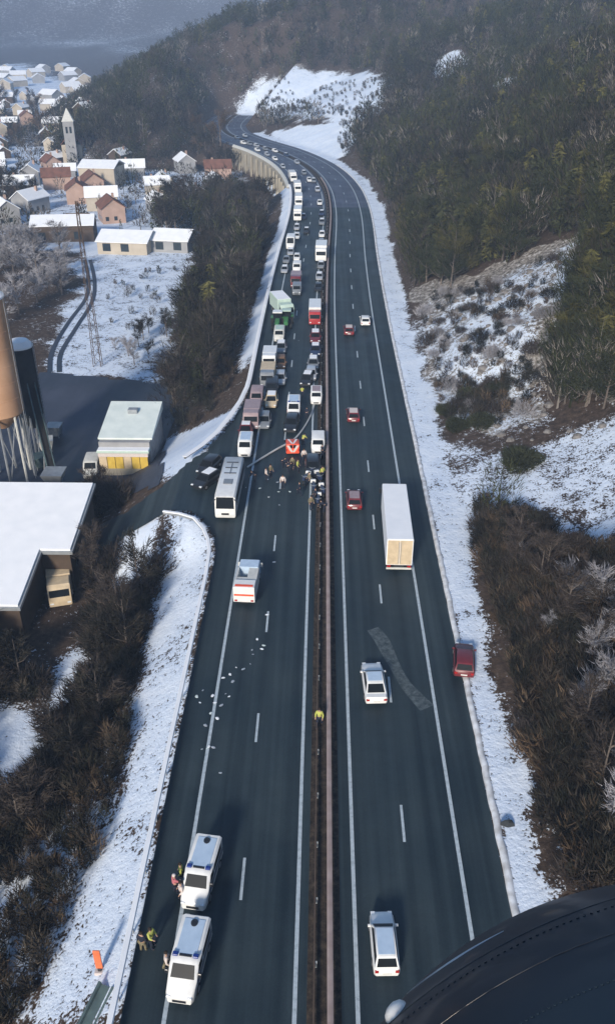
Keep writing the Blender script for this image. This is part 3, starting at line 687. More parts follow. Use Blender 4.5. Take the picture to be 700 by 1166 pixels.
def rescue_truck(x, y, rz):
    root = empty('service_truck', x, y, 0, rz); tag(root, 'white service truck with a red-banded tail standing alone on the empty lanes', 'truck'); h = 3.1
    MB().box(-1.2, 1.2, -h, -h + 1.5, .6, 2.55, .06).build('tail_box', 'white', root)
    MB().box(-1.1, 1.1, -h - .02, -h + .001, 1.45, 1.68).build('red_band', 'orange_red', root)
    MB().box(-1.0, 1.0, -h + .2, -h + .55, 2.552, 2.58).build('red_roof_band', 'orange_red', root)
    f_ = MB(); f_.box(-1.2, 1.2, -h + 1.52, h - 2.1, .6, 1.1); f_.box(-1.2, -1.02, -h + 1.52, h - 2.1, 1.1, 2.35); f_.box(1.02, 1.2, -h + 1.52, h - 2.1, 1.1, 2.35); f_.box(-1.02, 1.02, -h + 1.52, -h + 2.3, 1.1, 2.30); f_.box(0.1, 1.02, -h + 2.3, h - 2.1, 1.1, 2.3); f_.build('body', 'offwhite', root)
    MB().rings([ring8(h - 2.05, 1.14, .5, 2.4, .1, .92), ring8(h - .6, 1.14, .5, 2.4, .1, .92), ring8(h - .1, 1.1, .5, 1.5, .1, .95), ring8(h, 1.06, .5, 1.1)]).build('cab', 'paleblue', root, 35)
    MB().panel(inset([(1.0, h - .12, 1.51), (-1.0, h - .12, 1.51), (-1.0, h - .6, 2.39), (1.0, h - .6, 2.39)], .04, .06, .02)).build('windscreen', 'glass', root)
    for sx in (1, -1):
        MB().box(*sorted((sx * .75, sx * 1.05)), -h - .03, -h + .02, .75, .95).build('tail_light', 'tail', root)
        MB().box(*sorted((sx * 1.14, sx * 1.42)), h - .75, h - .6, 1.5, 2.05, .03).build('wing_mirror', 'offwhite', root)
        MB().box(*sorted((sx * .7, sx * 1.0)), h - .03, h + .02, .7, .88).build('headlight', 'lamp', root)
    MB().box(-.4, .4, -h + .1, h - .2, .42, .6).build('chassis', 'chassis', root)
    wheel_set(root, [(sx * 1.0, yy) for sx in (1, -1) for yy in (-h + 1.1, h - 1.0)], .42, .28); root.scale = (.82, .85, .85)
def tractor(x, y, rz, label, hood='green', roof='palegreen', load=None):
    root = empty('tractor', x, y, 0, rz); tag(root, label, 'tractor')
    MB().rings([ring8(0, .42, .7, 1.6), ring8(1.5, .40, .7, 1.5), ring8(2.2, .34, .75, 1.3)]).build('hood', hood, root, 40)
    MB().rings([ring8(-1.3, .75, .9, 2.5, .05, .95), ring8(0, .75, .9, 2.5, .05, .95)]).build('cab', 'glass', root)
    MB().box(-.85, .85, -1.45, .15, 2.5, 2.7, .05).build('cab_roof', roof, root)
    for sx in (1, -1): MB().box(*sorted((sx * .6, sx * 1.2)), -1.6, -.2, 1.55, 1.65).build('mudguard', hood, root)
    wheel_set(root, [(.95, -.9), (-.95, -.9)], .8, .45); wheel_set(root, [(.85, 1.6), (-.85, 1.6)], .5, .32)
    MB().box(-.3, .3, -1.4, 1.9, .5, .9).build('chassis', 'chassis', root)
    return root
def flatbed(x, y, rz, label):
    root = lorry(x, y, rz, 'palegreen', 'palegreen', label, L_=7.5, ht=2.9, name='tipper_lorry'); return root
def motorbike(x, y, rz, label, group):
    root = empty('motorbike', x, y, 0, rz); tag(root, label, 'motorbike', group)
    wheel_set(root, [(0, -.72), (0, .72)], .32, .14)
    MB().rings([ring8(-.7, .12, .75, .95, .04), ring8(-.1, .2, .5, .9, .04), ring8(.35, .22, .45, 1.0, .04), ring8(.75, .12, .6, .95, .04)]).build('body', 'darkblue', root, 40)
    MB().box(-.14, .14, -.75, .02, .84, .92, .02).build('seat', 'black', root)
    MB().tube([(-.38, .35, 1.05), (-.1, .5, 1.0), (.1, .5, 1.0), (.38, .35, 1.05)], .025).build('handlebar', 'steel', root)
    MB().box(-.3, .3, -1.0, -.72, .72, 1.08, .03).build('luggage_box', 'white', root)

def P7(px, py, z=.7): return atz(px, py, z)
def FACE(px, py):                      # heading that follows the road towards the camera
    x, y = P7(px, py); s = y; best = min(np.arange(max(0, y - 30), min(530, y + 90), 3.0), key=lambda q: (road_pt(q, 0)[0] - x) ** 2 + (road_pt(q, 0)[1] - y) ** 2)
    return road_pt(best, 0)[2] + math.pi
# two white vans at the foot of the picture; roof blue is painted-in sky light
x, y = atz(229.5, 993, 1.0); van(x, y, R(180 - 8), 'white', 'white police van with a black round roof vent, further of the two parked in line', roofcol='paleblue', beacons=True, hole=True, stripe='darkblue', L_=4.5, ht=2.1).scale = (.85, .95, .93)
x, y = atz(215, 1092, 1.0); van(x, y, R(180 - 7), 'white', 'white police van with a black round roof vent, nearer of the two parked in line', roofcol='paleblue', beacons=True, hole=True, stripe='darkblue', L_=4.5, ht=2.1).scale = (.85, .95, .93)
x, y = atz(437, 1070, .8); car(x, y, R(2), 'white', 'white estate car driving in the lane beside the median, nearest the helicopter', kind='estate2', roof='paleblue').scale = (.94, .96, 1)
x, y = atz(425.5, 774, .8); car(x, y, R(3), 'white', 'white saloon car with a black rear window, driving beside the pale smear on the road', kind='sedan', roof='paleblue')
x, y = atz(528, 749, .7); car(x, y, R(-8), 'darkred', 'dark red car stopped on the edge of the hard shoulder, half against the snow bank', kind='hatch')
x, y = atz(403, 567, .7); car(x, y, R(0), 'darkred', 'dark red car driving away level with the tail of the white box lorry', kind='hatch', roof='pink')
x, y = atz(402, 471, .7); car(x, y, R(0), 'darkred', 'red car with a pale roof driving away beyond the box lorry', kind='hatch', roof='whitecloth')
x, y = atz(397, 375, .7); car(x, y, R(0), 'darkred', 'small dark car with a white roof, driving away in the lane beside the median', kind='hatch', roof='whitecloth')
x, y = atz(415.5, 364, .7); car(x, y, R(0), 'white', 'furthest white car on the right carriageway, in its outer lane', kind='hatch')
x0, y0 = atz(456, 650, .3); x1, y1 = atz(449, 551, 3.9); Lb = y1 - y0
lorry((x0 + x1) / 2 - .1, (y0 + y1) / 2 + 1.2, R(-1), 'grey', 'snow_cap', 'long box lorry with pale roof and tan rear doors, driving on the right carriageway', L_=Lb + 2.4, ht=3.9, rear='cream')
x, y = atz(262, 553, 1.6); coach(x, y, R(180 - 1), 'white coach with a black windscreen at the head of the queue on the hard shoulder')
x, y = atz(282, 659, 1.3); rescue_truck(x, y, R(-3))
# queue beside the median, from near to far
x, y = P7(362, 503, 1); van(x, y, R(180), 'white', 'white van stopped against the median level with the red vehicle', L_=4.6, ht=2.0, stripe='yellow').scale = (.85, .85, .85)
x, y = P7(334.5, 463, 1); van(x, y, R(180), 'white', 'white and blue ambulance in the middle of the lanes behind the red fire vehicle', roofcol='paleblue', beacons=True, stripe='orange_red', cat='ambulance', name='ambulance', L_=4.9, ht=2.2).scale = (.88, .88, .88)
x, y = P7(332, 481); car(x, y, R(176), 'black', 'black car crossed between the ambulance and the red fire vehicle', kind='estate')
x, y = P7(333, 505, 1.0)
fv = van(x, y, R(4), 'orange_red', 'orange-red fire service van with white chevrons in the middle of the crash site', L_=4.6, ht=2.1, cat='fire vehicle', name='fire_van')
fv.scale = (.84, .55, .7)
for sx in (1, -1):
    MB().panel([(sx * .1 - .18, -2.33, .6), (sx * .1 + .18, -2.33, .6), (sx * .72 + .2, -2.325, 1.9), (sx * .72 - .2, -2.325, 1.9)] if True else None).build('chevron', 'whitecloth', fv)
    MB().panel([(sx * .08 - .12, -1.9, 2.135), (sx * .08 + .12, -1.9, 2.135), (sx * .6 + .16, .4, 2.135), (sx * .6 - .16, .4, 2.135)]).build('chevron', 'white', fv)
x, y = P7(360, 449, 1); van(x, y, R(180), 'white', 'white van with a rosy stripe at the far end of the hose, against the median', L_=4.6, ht=2.0, stripe='pink', roofcol='pink').scale = (.82, .82, .82)
x, y = P7(349.5, 431); car(x, y, R(172), 'black', 'black car with a snowy roof one lane off the median, behind the ambulance', roof='snow_cap', kind='hatch')
x, y = P7(356.5, 413); car(x, y, R(180), 'grey', 'grey car with a pale roof against the median, fourth behind the white and red lorry', roof='snow_cap')
x, y = P7(354, 425); car(x, y, R(180), 'silver', 'silver car against the median just in front of the black one', kind='hatch')
x, y = P7(359, 398); car(x, y, R(180), 'darkblue', 'dark blue car with a white roof against the median', roof='snow_cap')
x, y = P7(359, 383); car(x, y, R(180), 'darkred', 'dark red car with a snow-white roof behind the white and red lorry', roof='snow_cap', kind='estate')
x, y = P7(358.5, 354, 1.6); lorry(x, y, R(180), 'red', 'white', 'white lorry with a red cab standing against the median', L_=8.5, ht=3.2).scale = (.85, .9, .85)
G2 = 'small cars queued nose to tail along the median'
for i, (px, py, k, c, rf) in enumerate([(363.5, 314, 'hatch', 'silver', 'snow_cap'), (365.4, 301, 'hatch', 'grey', 'snow_cap'), (365.7, 275, 'hatch', 'grey', None), (366.5, 266, 'hatch', 'white', 'snow_cap'), (366.5, 252, 'estate', 'grey', 'snow_cap'), (366.3, 242, 'hatch', 'darkblue', 'snow_cap'), (364, 230, 'hatch', 'white', None), (361.5, 215, 'estate', 'silver', 'snow_cap'), (357, 205, 'hatch', 'grey', 'snow_cap'), (362.5, 326, 'hatch', 'black', None)]):
    x, y = P7(px, py); car(x, y, FACE(px, py), c, 'small car in the queue along the median beyond the white and red lorry', G2, kind=k, roof=rf, detail=False).scale = (.88, .88, .88)
x, y = P7(365.6, 287, 1.4); lorry(x, y, FACE(365, 287), 'white', 'white', 'white lorry in the far queue along the median, between small cars', L_=8, ht=3.2)
# queue on the outer lanes
LQ = [
 ('car', 238, 529, 'black', None, 'black car on the access ramp apron, the further of the two beside the white coach', R(160)),
 ('car', 235, 545, 'black', 'snow_cap', 'black car with a white roof on the access ramp apron beside the coach', R(150)),
 ('van', 279.5, 505, 'white', 'paleblue', 'white van directly behind the coach on the hard shoulder', None),
 ('car', 280, 489, 'darkred', 'snow_cap', 'dark red car with a white roof, second vehicle behind the coach', None),
 ('lorry', 287, 469, 'pink', 'pink', 'dull rose lorry in the outer queue beside the end of the guardrail', None),
 ('car', 301, 478, 'grey', None, 'grey car one lane in from the rose lorry', None),
 ('van', 292.5, 450, 'pink', None, 'dull rose van on the hard shoulder behind the rose lorry', None),
 ('car', 309, 455, 'cream', 'snow_cap', 'cream car with a pale roof beside the rose van', None),
 ('van', 309.5, 439, 'black', None, 'black van in the outer queue next to the dark wood', None),
 ('lorry', 305, 424, 'grey', 'cream', 'lorry with a sandy yellow box in the outer queue next to the dark wood', None),
 ('car', 319, 430, 'silver', None, 'silver car one lane in from the sandy lorry', None),
 ('lorry', 307, 405, 'white', 'white', 'white lorry behind the sandy yellow one in the outer queue', None),
 ('car', 319.5, 412, 'brown', None, 'brown car one lane in from the white lorry, behind the silver car', None),
 ('car', 320, 395, 'grey', 'snow_cap', 'grey car with a white roof between the white lorry and the green tractors', None),
 ('van', 318, 379, 'offwhite', 'palegreen', 'off-white van directly ahead of the green tractor', None),
 ('van', 338, 328, 'grey', None, 'grey van at the inner side of the queue ahead of the rose-roofed lorry', None),
 ('lorry', 337, 316, 'darkred', 'pink', 'lorry with a rose roof behind the big pale green tarpaulined lorry', None),
 ('van', 338, 303, 'white', None, 'white van behind the rose-roofed lorry', None),
]
for kind, px, py, c, rf, lab, hd in LQ:
    hd = FACE(px, py) if hd is None else hd
    if kind == 'car': x, y = P7(px, py); car(x, y, hd, c, lab, roof=rf, kind='hatch')
    elif kind == 'van': x, y = P7(px, py, 1.1); van(x, y, hd, c, lab, roofcol=rf, L_=4.8, ht=2.1).scale = (.88, .88, .88)
    else: x, y = P7(px, py, 1.6); lorry(x, y, hd, c, rf, lab, L_=6.2, ht=2.8).scale = (.84, .84, .84)
x, y = P7(321, 346, 2); lorry(x, y, FACE(321, 346) + R(18), 'palegreen', 'palegreen', 'big pale green lorry with a white tarpaulin, slewed across the outer lane of the queue', L_=8, ht=3.3, roof='snow_cap')
x, y = P7(326, 363, 1.2); tractor(x, y, FACE(326, 363), 'green tractor with a pale cab roof in front of the slewed pale green lorry')
x, y = P7(316, 365, 1.2); tractor(x, y, FACE(316, 365), 'green tractor with a white cab roof close to the guardrail, beside the other tractor', roof='white')
G3 = 'small pale cars of the outer queue before the bend'
for px, py, c, rf in [(324, 306, 'silver', 'snow_cap'), (326, 295, 'grey', None), (338, 292, 'white', None), (338, 258, 'silver', 'snow_cap'), (338, 268, 'white', None), (331, 286, 'silver', 'snow_cap'), (345, 246, 'darkblue', 'snow_cap'), (349, 262, 'black', 'snow_cap')]:
    x, y = P7(px, py); car(x, y, FACE(px, py), c, 'small car in the outer queue before the bend, short of the retaining wall', G3, roof=rf, detail=False).scale = (.88, .88, .88)
x, y = P7(331, 276, 1.2); van(x, y, FACE(331, 276), 'white', 'big white van at the guardrail where the retaining wall begins', L_=5.8, ht=2.7)
G4 = 'white lorries lined up above the retaining wall'
for px, py in ((339, 241), (340, 226), (338.5, 211), (333, 199)):
    x, y = P7(px, py, 1.8); lorry(x, y, FACE(px, py), 'white', 'white', 'white lorry in the row that follows the bend above the retaining wall', G4, L_=9, ht=3.3).scale = (.85, .9, .85)
G5 = 'far cars on the bend of the motorway'
for px, py, c, rf in [(322, 189, 'silver', 'snow_cap'), (313, 180, 'white', None), (304, 175, 'silver', 'snow_cap'), (302, 169, 'grey', 'snow_cap'), (293, 170, 'white', None), (292, 165, 'silver', 'snow_cap'), (284, 163, 'grey', None), (277, 162, 'white', 'snow_cap'), (313, 171, 'white', 'snow_cap'), (279, 154, 'white', None), (270, 156, 'silver', None), (346, 196, 'grey', 'snow_cap'), (338, 184, 'silver', None), (326, 176, 'darkblue', 'snow_cap'), (352, 204, 'white', None)]:
    x, y = P7(px, py); car(x, y, FACE(px, py), c, 'tiny car of the far queue where the motorway bends away', G5, roof=rf, kind='estate', detail=False).scale = (.85, .85, .85)
# motorbikes and their riders by the median, dark group
GM = 'police motorbikes standing by the median'
for px, py, a_ in ((348, 546, 160), (357, 556, 185), (363, 545, 200), (362, 571, 175), (356, 536, 170), (367, 560, 190)):
    x, y = atz(px, py, .4); motorbike(x, y, R(a_), 'dark blue motorbike with a white luggage box in the group by the median', GM)
x, y = P7(356, 530); car(x, y, R(182), 'black', 'black car against the median just behind the motorbikes', kind='estate')
x, y = atz(105, 532, VZ + 1); v = van(x, y, R(185), 'offwhite', 'pale van parked beside the depot with the yellow front', L_=4.6, ht=2.2); v.location.z = G(x, y) + .14
x, y = atz(68, 662, VZ + 1.5); v = lorry(x, y, R(196), 'cream', 'cream', 'cream lorry parked below the notch of the big white roof', L_=6.0, ht=2.9); v.location.z = G(x, y)

# hose / tape curve across the lanes
W = spline([atz(*p, .1) for p in [(282, 532), (296, 523), (316, 511), (334, 501), (346, 487), (355, 470), (360, 452)]], .6)
tag(MB().tube([(p[0], p[1], .12) for p in W], .12, 6).build('fire_hose', 'hose', smooth=60), 'pale hose curving over the lanes from the coach to the median', 'hose')

# ------------------------------------------------------------------ people
def skin_mesh(name, verts, edges, rad, matname, root=0, sub=1):
    me = bpy.data.meshes.new(name); me.from_pydata(verts, edges, []); o = bpy.data.objects.new('tmp', me); C.objects.link(o)
    md = o.modifiers.new('s', 'SKIN'); sk_ = me.skin_vertices[0].data
    for i, r_ in enumerate(rad): sk_[i].radius = (r_, r_) if not isinstance(r_, tuple) else r_
    for i in range(len(verts)): sk_[i].use_root = (i == root)
    sb = o.modifiers.new('u', 'SUBSURF'); sb.levels = sub; sb.render_levels = sub
    dg = bpy.context.evaluated_depsgraph_get(); out = bpy.data.meshes.new_from_object(o.evaluated_get(dg)); out.name = name
    bpy.data.objects.remove(o); out.materials.clear(); out.materials.append(M[matname]); out.polygons.foreach_set('use_smooth', [True] * len(out.polygons)); return out
def person_data(pose):
    """joints for a 1.76 m figure facing +Y"""
    st = .16 if pose != 'walk' else .30; b = .0 if pose != 'bend' else .42
    hip = (0, -b * .3, .95); ch = (0, b * .55, 1.36 - b * .35); nk = (0, b * .75, 1.50 - b * .5); hd = (0, b * .95 + .02, 1.66 - b * .58)
    J = [hip, (0, b * .2, 1.13 - b * .1), ch, nk, hd]; E = [(0, 1), (1, 2), (2, 3), (3, 4)]; Rr = [.15, .14, (.19, .13), .06, .10]
    for s in (-1, 1):
        fy = s * (st if pose == 'walk' else .05); k = len(J)
        J += [(s * .10, hip[1], .88), (s * .12, fy * .6 + .04, .50), (s * .13, fy, .09), (s * .15, fy + .17, .05)]; E += [(0, k), (k, k + 1), (k + 1, k + 2), (k + 2, k + 3)]; Rr += [.10, .065, .045, .04]
        k = len(J); sh = (s * .19, ch[1] + .0, ch[2] + .06)
        if pose == 'point' and s > 0: el = (s * .30, ch[1] + .2, ch[2] - .08); ha = (s * .30, ch[1] + .46, ch[2] + .02); dr = (0, 1, .1)
        elif pose == 'bend': el = (s * .26, ch[1] + .18, ch[2] - .2); ha = (s * .2, ch[1] + .38, ch[2] - .38); dr = (0, .6, -.8)
        else: el = (s * .29, ch[1] - .02, ch[2] - .24); ha = (s * .27, ch[1] + .16, ch[2] - .46); dr = (0, .5, -.85)
        J += [sh, el, ha]; E += [(2, k), (k, k + 1), (k + 1, k + 2)]; Rr += [.065, .045, .032]
        pm = tuple(ha[i] + dr[i] * .07 for i in range(3)); J.append(pm); E.append((k + 2, k + 3)); Rr.append((.04, .02))
        for q in range(4):
            ln = (.065, .08, .075, .06)[q]; off = (q - 1.5) * .019
            J.append((pm[0] + off, pm[1] + dr[1] * ln * .6, pm[2] + dr[2] * ln * .6)); J.append((pm[0] + off, pm[1] + dr[1] * ln + .01, pm[2] + dr[2] * ln)); n_ = len(J); E += [(k + 3, n_ - 2), (n_ - 2, n_ - 1)]; Rr += [.009, .007]
        J.append((ha[0] - s * .045, ha[1] + dr[1] * .05 + .02, ha[2] + dr[2] * .05)); E.append((k + 2, len(J) - 1)); Rr.append(.01)
    return J, E, Rr
PD = {}
def person(x, y, rz, pose, top, legs, label, hair='hair', z=0.0, vest=None, group=None):
    root = empty('person', x, y, z, rz); tag(root, label, 'person', group)
    if pose not in PD:
        J, E, Rr = person_data(pose); PD[pose] = (J, skin_mesh('body', J, E, Rr, 'skin'))
    J, bm_ = PD[pose]; link('body', bm_, root)
    key = ('top', pose, top); 
    def mk_top():
        idx = [0, 1, 2, 3]; V = [J[0], J[1], J[2], tuple(np.array(J[3]) * .6 + np.array(J[2]) * .4)]; E = [(0, 1), (1, 2), (2, 3)]; r_ = [.185, .175, (.23, .165), .085]
        for s, k in ((-1, 9), (1, 9 + 17)):
            pass
        sh = [i for i, p in enumerate(J) if abs(abs(p[0]) - .19) < 1e-6]
        for k in sh:
            n_ = len(V); V += [J[k], J[k + 1], tuple(np.array(J[k + 2]) * .93 + np.array(J[k + 1]) * .07)]; E += [(2, n_), (n_, n_ + 1), (n_ + 1, n_ + 2)]; r_ += [.095, .075, .055]
        return skin_mesh('jacket', V, E, r_, top)
    link('jacket', cached(key, mk_top), root)
    def mk_legs():
        V = [J[0]]; E = []; r_ = [.165]
        for k in [i for i, p in enumerate(J) if abs(abs(p[0]) - .10) < 1e-6 and abs(p[2] - .88) < 1e-6]:
            n_ = len(V); V += [J[k], J[k + 1], J[k + 2], tuple(np.array(J[k + 3]))]; E += [(0, n_), (n_, n_ + 1), (n_ + 1, n_ + 2), (n_ + 2, n_ + 3)]; r_ += [.125, .09, .065, .055]
        return skin_mesh('trousers', V, E, r_, legs)
    link('trousers', cached(('legs', pose, legs), mk_legs), root)
    h = J[4]
    def mk_hair(): 
        b = MB(); b.rings([[(h[0] + rr * math.cos(a_) * .95, h[1] - .015 + rr * math.sin(a_), h[2] + zz) for a_ in np.linspace(0, 2 * math.pi, 12, endpoint=False)] for rr, zz in ((.10, -.01), (.118, .03), (.112, .085), (.075, .125), (.02, .14))]); return b.data('hair', hair, 60)
    link('hair', cached(('hair', pose, hair), mk_hair), root)
    def mk_face():
        b = MB()
        for s in (-1, 1): b.box(h[0] + s * .035 - .012, h[0] + s * .035 + .012, h[1] + .085, h[1] + .105, h[2] + .0, h[2] + .014)
        b.box(h[0] - .02, h[0] + .02, h[1] + .08, h[1] + .102, h[2] - .055, h[2] - .045); return b.data('face_features', 'hair')
    link('face_features', cached(('face', pose), mk_face), root)
    return root
x, y = atz(206, 992, 1.0); person(x, y, R(95), 'stand', 'hivis', 'navycloth', 'person in a yellow high-visibility jacket standing at the door of the further white van', hair='hair')
x, y = atz(199, 1005, 1.0); person(x, y, R(-60), 'point', 'rosecloth', 'navycloth', 'person in a rose-red jacket with one arm stretched out beside the further white van', hair='whitecloth')
x, y = atz(206.5, 1014, .9); person(x, y, R(110), 'stand', 'whitecloth', 'navycloth', 'person in a pale jacket by the wing of the further white van')
x, y = atz(190, 1093, 1.0); person(x, y, R(-80), 'walk', 'whitecloth', 'khaki', 'person in a pale jacket walking beside the nearer white van')
x, y = atz(172, 1066, 1.0); person(x, y, R(-120), 'point', 'hivis', 'navycloth', 'person in a yellow high-visibility coat holding an arm out towards the snowy guardrail')
x, y = atz(162, 1072, .9); person(x, y, R(-20), 'stand', 'navycloth', 'khaki', 'person in a dark jacket on the hard shoulder next to the snowy guardrail')
x, y = atz(363.5, 815, 1.0); person(x, y, R(170), 'walk', 'hivis', 'navycloth', 'lone person in a yellow high-visibility jacket walking on the median strip')
GP = 'people gathered around the crash site'
for i, (px, py) in enumerate([(333, 527), (328, 531), (339, 530), (322, 525), (346, 518), (352, 545), (359, 563), (367, 538), (341, 556), (303, 540), (308, 536), (290, 541), (345, 500), (369, 575), (322, 548), (354, 572), (349, 470), (344, 446), (367, 513)]):
    x, y = atz(px, py, .9); person(x, y, rng.random() * 6.3, rng.choice(['stand', 'walk', 'bend']), ['khaki', 'navycloth', 'hivis', 'navycloth', 'whitecloth'][i % 5], 'navycloth', 'person in %s standing among the vehicles of the crash site' % ['a khaki jacket', 'dark clothes', 'a yellow high-visibility jacket', 'dark clothes', 'a pale jacket'][i % 5], group=GP + ' in ' + ['khaki', 'dark clothes', 'yellow', 'dark clothes', 'pale jackets'][i % 5])

# ------------------------------------------------------------------ roadside odds and ends
# debris strewn over the left lanes: crumpled pale scraps
GDb = 'pale scraps strewn over the empty lanes'
sc_data = []
for k in range(5):
    b = MB(); n = 7; r0 = [rng.uniform(.5, 1) for _ in range(n)]
    b.rings([[(r0[j] * q * math.cos(6.283 * j / n), r0[j] * q * math.sin(6.283 * j / n) * .7, z + rng.uniform(-.06, .06)) for j in range(n)] for q, z in ((.8, 0), (1, .12), (.55, .3))]); sc_data.append(b.data('scrap', ['snow_cap', 'silver', 'snow_cap', 'palewhite', 'silver'][k]))
spots = [(262, 768), (257, 790), (245, 800), (240, 812), (234, 826), (238, 850), (243, 851), (228, 800), (224, 793), (265, 776), (261, 793), (252, 803), (293, 728), (300, 735), (287, 740), (298, 739), (288, 745), (247, 818), (236, 852), (230, 853), (306, 566), (316, 549), (304, 546), (317, 560), (251, 880), (269, 760), (231, 786), (254, 772), (296, 556), (312, 640), (304, 700), (285, 756), (340, 388), (330, 560), (318, 575), (280, 555), (277, 762), (242, 792)]
for i, (px, py) in enumerate(spots):
    x, y = atz(px, py); o = link('debris_scrap', sc_data[i % 5]); k = rng.uniform(.10, .26); o.location = (x, y, -.005); o.scale = (k, k, k * .6); o.rotation_euler.z = rng.random() * 6; tag(o, 'crumpled pale scrap lying on the empty asphalt lanes', 'scrap', GDb)
for px, py, rz in ((577, 940, .4),):
    x, y = atz(px, py); b = MB(); b.rings([[(-.5, 0, 0), (0, -.2, 0), (.5, -.1, 0), (.4, .25, 0)], [(-.45, .02, .3), (0, -.15, .4), (.42, -.05, .25), (.3, .2, .3)], [(-.2, .05, .45), (0, -.02, .5), (.1, 0, .42), (.1, .1, .45)]])
    o = b.build('rock', 'silod'); o.location = (x, y, G(x, y)); tag(o, 'lone dark rock on the snow verge beside the right carriageway', 'rock')
# orange marker post and grey drain channel on the near left verge
x, y = atz(117, 1118, -2.2); root = empty('marker_post', x, y, G(x, y)); tag(root, 'orange marker board on a dark and white foot, standing on the snowy verge', 'marker post')
MB().box(-.2, .2, -.05, .05, .35, 2.0, .02).build('board', 'orange', root); MB().box(-.1, .1, -.08, .08, 0, .35).build('foot', 'black', root); MB().box(-.3, .3, -.22, .22, -.1, .12, .03).build('base_plate', 'whitecloth', root)
def channel():
    a_ = at(122, 1124); b_ = at(92, 1185); n = 14; rs = []
    dx, dy = b_[0] - a_[0], b_[1] - a_[1]; L_ = math.hypot(dx, dy); nx, ny = dy / L_, -dx / L_; rs = []
    for i in range(n + 1):
        t_ = i / n; x, y = a_[0] + dx * t_, a_[1] + dy * t_; z = G(x, y) + .12
        rs.append([(x + nx * w_, y + ny * w_, z + h_) for w_, h_ in ((-.5, -.2), (-.5, .2), (-.36, .2), (-.3, .02), (.3, .02), (.36, .2), (.5, .2), (.5, -.2))])
    tag(MB().rings(rs).build('drain_channel', 'teal'), 'grey-green drain channel running down the snowy verge from the marker board', 'drain channel')
channel()

# ------------------------------------------------------------------ buildings of the works yard
def gable(b, x0, x1, y0, y1, z0, z1, over=.3, axis_='x', th=.18):
    """pitched roof slab pair; ridge along axis_"""
    if axis_ == 'x':
        ym = (y0 + y1) / 2; prof = [(y0 - over, z0), (ym, z1), (y1 + over, z0), (y1 + over, z0 - th), (ym, z1 - th), (y0 - over, z0 - th)]
        b.rings([[(x, p[0], p[1]) for p in prof] for x in (x0 - over, x1 + over)])
    else:
        xm = (x0 + x1) / 2; prof = [(x0 - over, z0), (xm, z1), (x1 + over, z0), (x1 + over, z0 - th), (xm, z1 - th), (x0 - over, z0 - th)]
        b.rings([[(p[0], y, p[1]) for p in prof] for y in (y0 - over, y1 + over)])
    return b
def works_shed():
    root = empty('warehouse', -28, 75, VZ); tag(root, 'large low warehouse with a bright snow-covered roof stepped at one corner, beyond the brown bushes', 'warehouse')
    ox, oy = -28, 75
    def slab(x0, x1, y0, y1, za, zb_, name, mt, th, par=root): 
        return MB().rings([[(x0, y0, za - th), (x1, y0, za - th), (x1, y0, za), (x0, y0, za)], [(x0, y1, zb_ - th), (x1, y1, zb_ - th), (x1, y1, zb_), (x0, y1, zb_)]]).build(name, mt, par)
    wz = 3.7
    MB().rings([[(x, y, -1.5) for x, y in ((-26, -8), (-2.6, -8), (-2.6, 0), (.6, 0), (.6, 10.6), (-26, 10.6))], [(x, y, wz + (y + 8) * .17) for x, y in ((-26, -8), (-2.6, -8), (-2.6, 0), (.6, 0), (.6, 10.6), (-26, 10.6))]]).build('wall', 'wall_d', root)  # dark wall colour carries the shade below the roof edge
    P = ((-27, -8.6), (-2.2, -8.6), (-2.2, -.5), (1.1, -.5), (1.1, 11.2), (-27, 11.2))
    rf = MB().rings([[(x, y, wz + .05 + (y + 8) * .17) for x, y in P], [(x, y, wz + .40 + (y + 8) * .17) for x, y in P]]).build('roof', 'steel', root)
    P2 = ((-26.9, -8.4), (-2.45, -8.4), (-2.45, -.3), (.85, -.3), (.85, 11.0), (-26.9, 11.0))
    MB().rings([[(x, y, wz + .402 + (y + 8) * .17) for x, y in P2], [(x * .999, y, wz + .62 + (y + 8) * .17) for x, y in P2]]).build('snow_layer', 'snow_cap', rf)
    for k in range(3): f_ = MB().box(.59, .63, 1.5 + k * 3, 3.3 + k * 3, 2.2, 3.6).build('window', 'window', root)
    MB().box(-9, -5, -8.04, -7.98, -1, 3.2).build('door', 'teal', root)
works_shed()
def depot():
    root = empty('depot', -27.4, 107.6, VZ + .2); root.scale = (.83, .88, .84); tag(root, 'small depot with a white double roof and a yellow panelled front, in the works yard', 'building')
    MB().box(-4.2, 4.2, -5.2, 6.0, -1.5, 5.2).build('wall', 'wall_b', root)
    rf = MB().rings([[(-4.5, -4.2, 5.2), (4.5, -4.2, 5.2), (4.5, -4.2, 5.5), (-4.5, -4.2, 5.5)], [(-4.5, 6.3, 5.9), (4.5, 6.3, 5.9), (4.5, 6.3, 7.3), (-4.5, 6.3, 7.3)]]).build('roof', 'palewhite', root)
    cn = MB().box(-4.3, 4.3, -6.6, -5.2, 3.9, 4.3, .05).build('canopy', 'palegreen', root); MB().box(-4.2, 4.2, -6.5, -5.25, 4.302, 4.4).build('snow_layer', 'snow_cap', cn)
    MB().box(-4.1, 4.1, -6.62, -5.3, 3.3, 3.9).build('fascia', 'whitecloth', root)
    for k in range(6): MB().box(-4.0 + k * 1.35, -2.75 + k * 1.35, -6.66, -6.5, 1.2, 3.28).build('yellow_panel', 'yellow' if k % 3 else 'cream', root)
    MB().box(-4.15, 4.15, -6.5, -6.3, -1.2, 1.25).build('loading_dock', 'concrete', root)
    b = MB()
    for k in range(8): b.box(4.2, 4.26, -4.8 + k * 1.35, -4.7 + k * 1.35, .2, 5.2)
    b.build('side_ribs', 'steel', root); MB().box(-.8, .8, 2.5, 3.6, 6.2, 7.4, .05).build('roof_unit', 'steel', root)
depot()
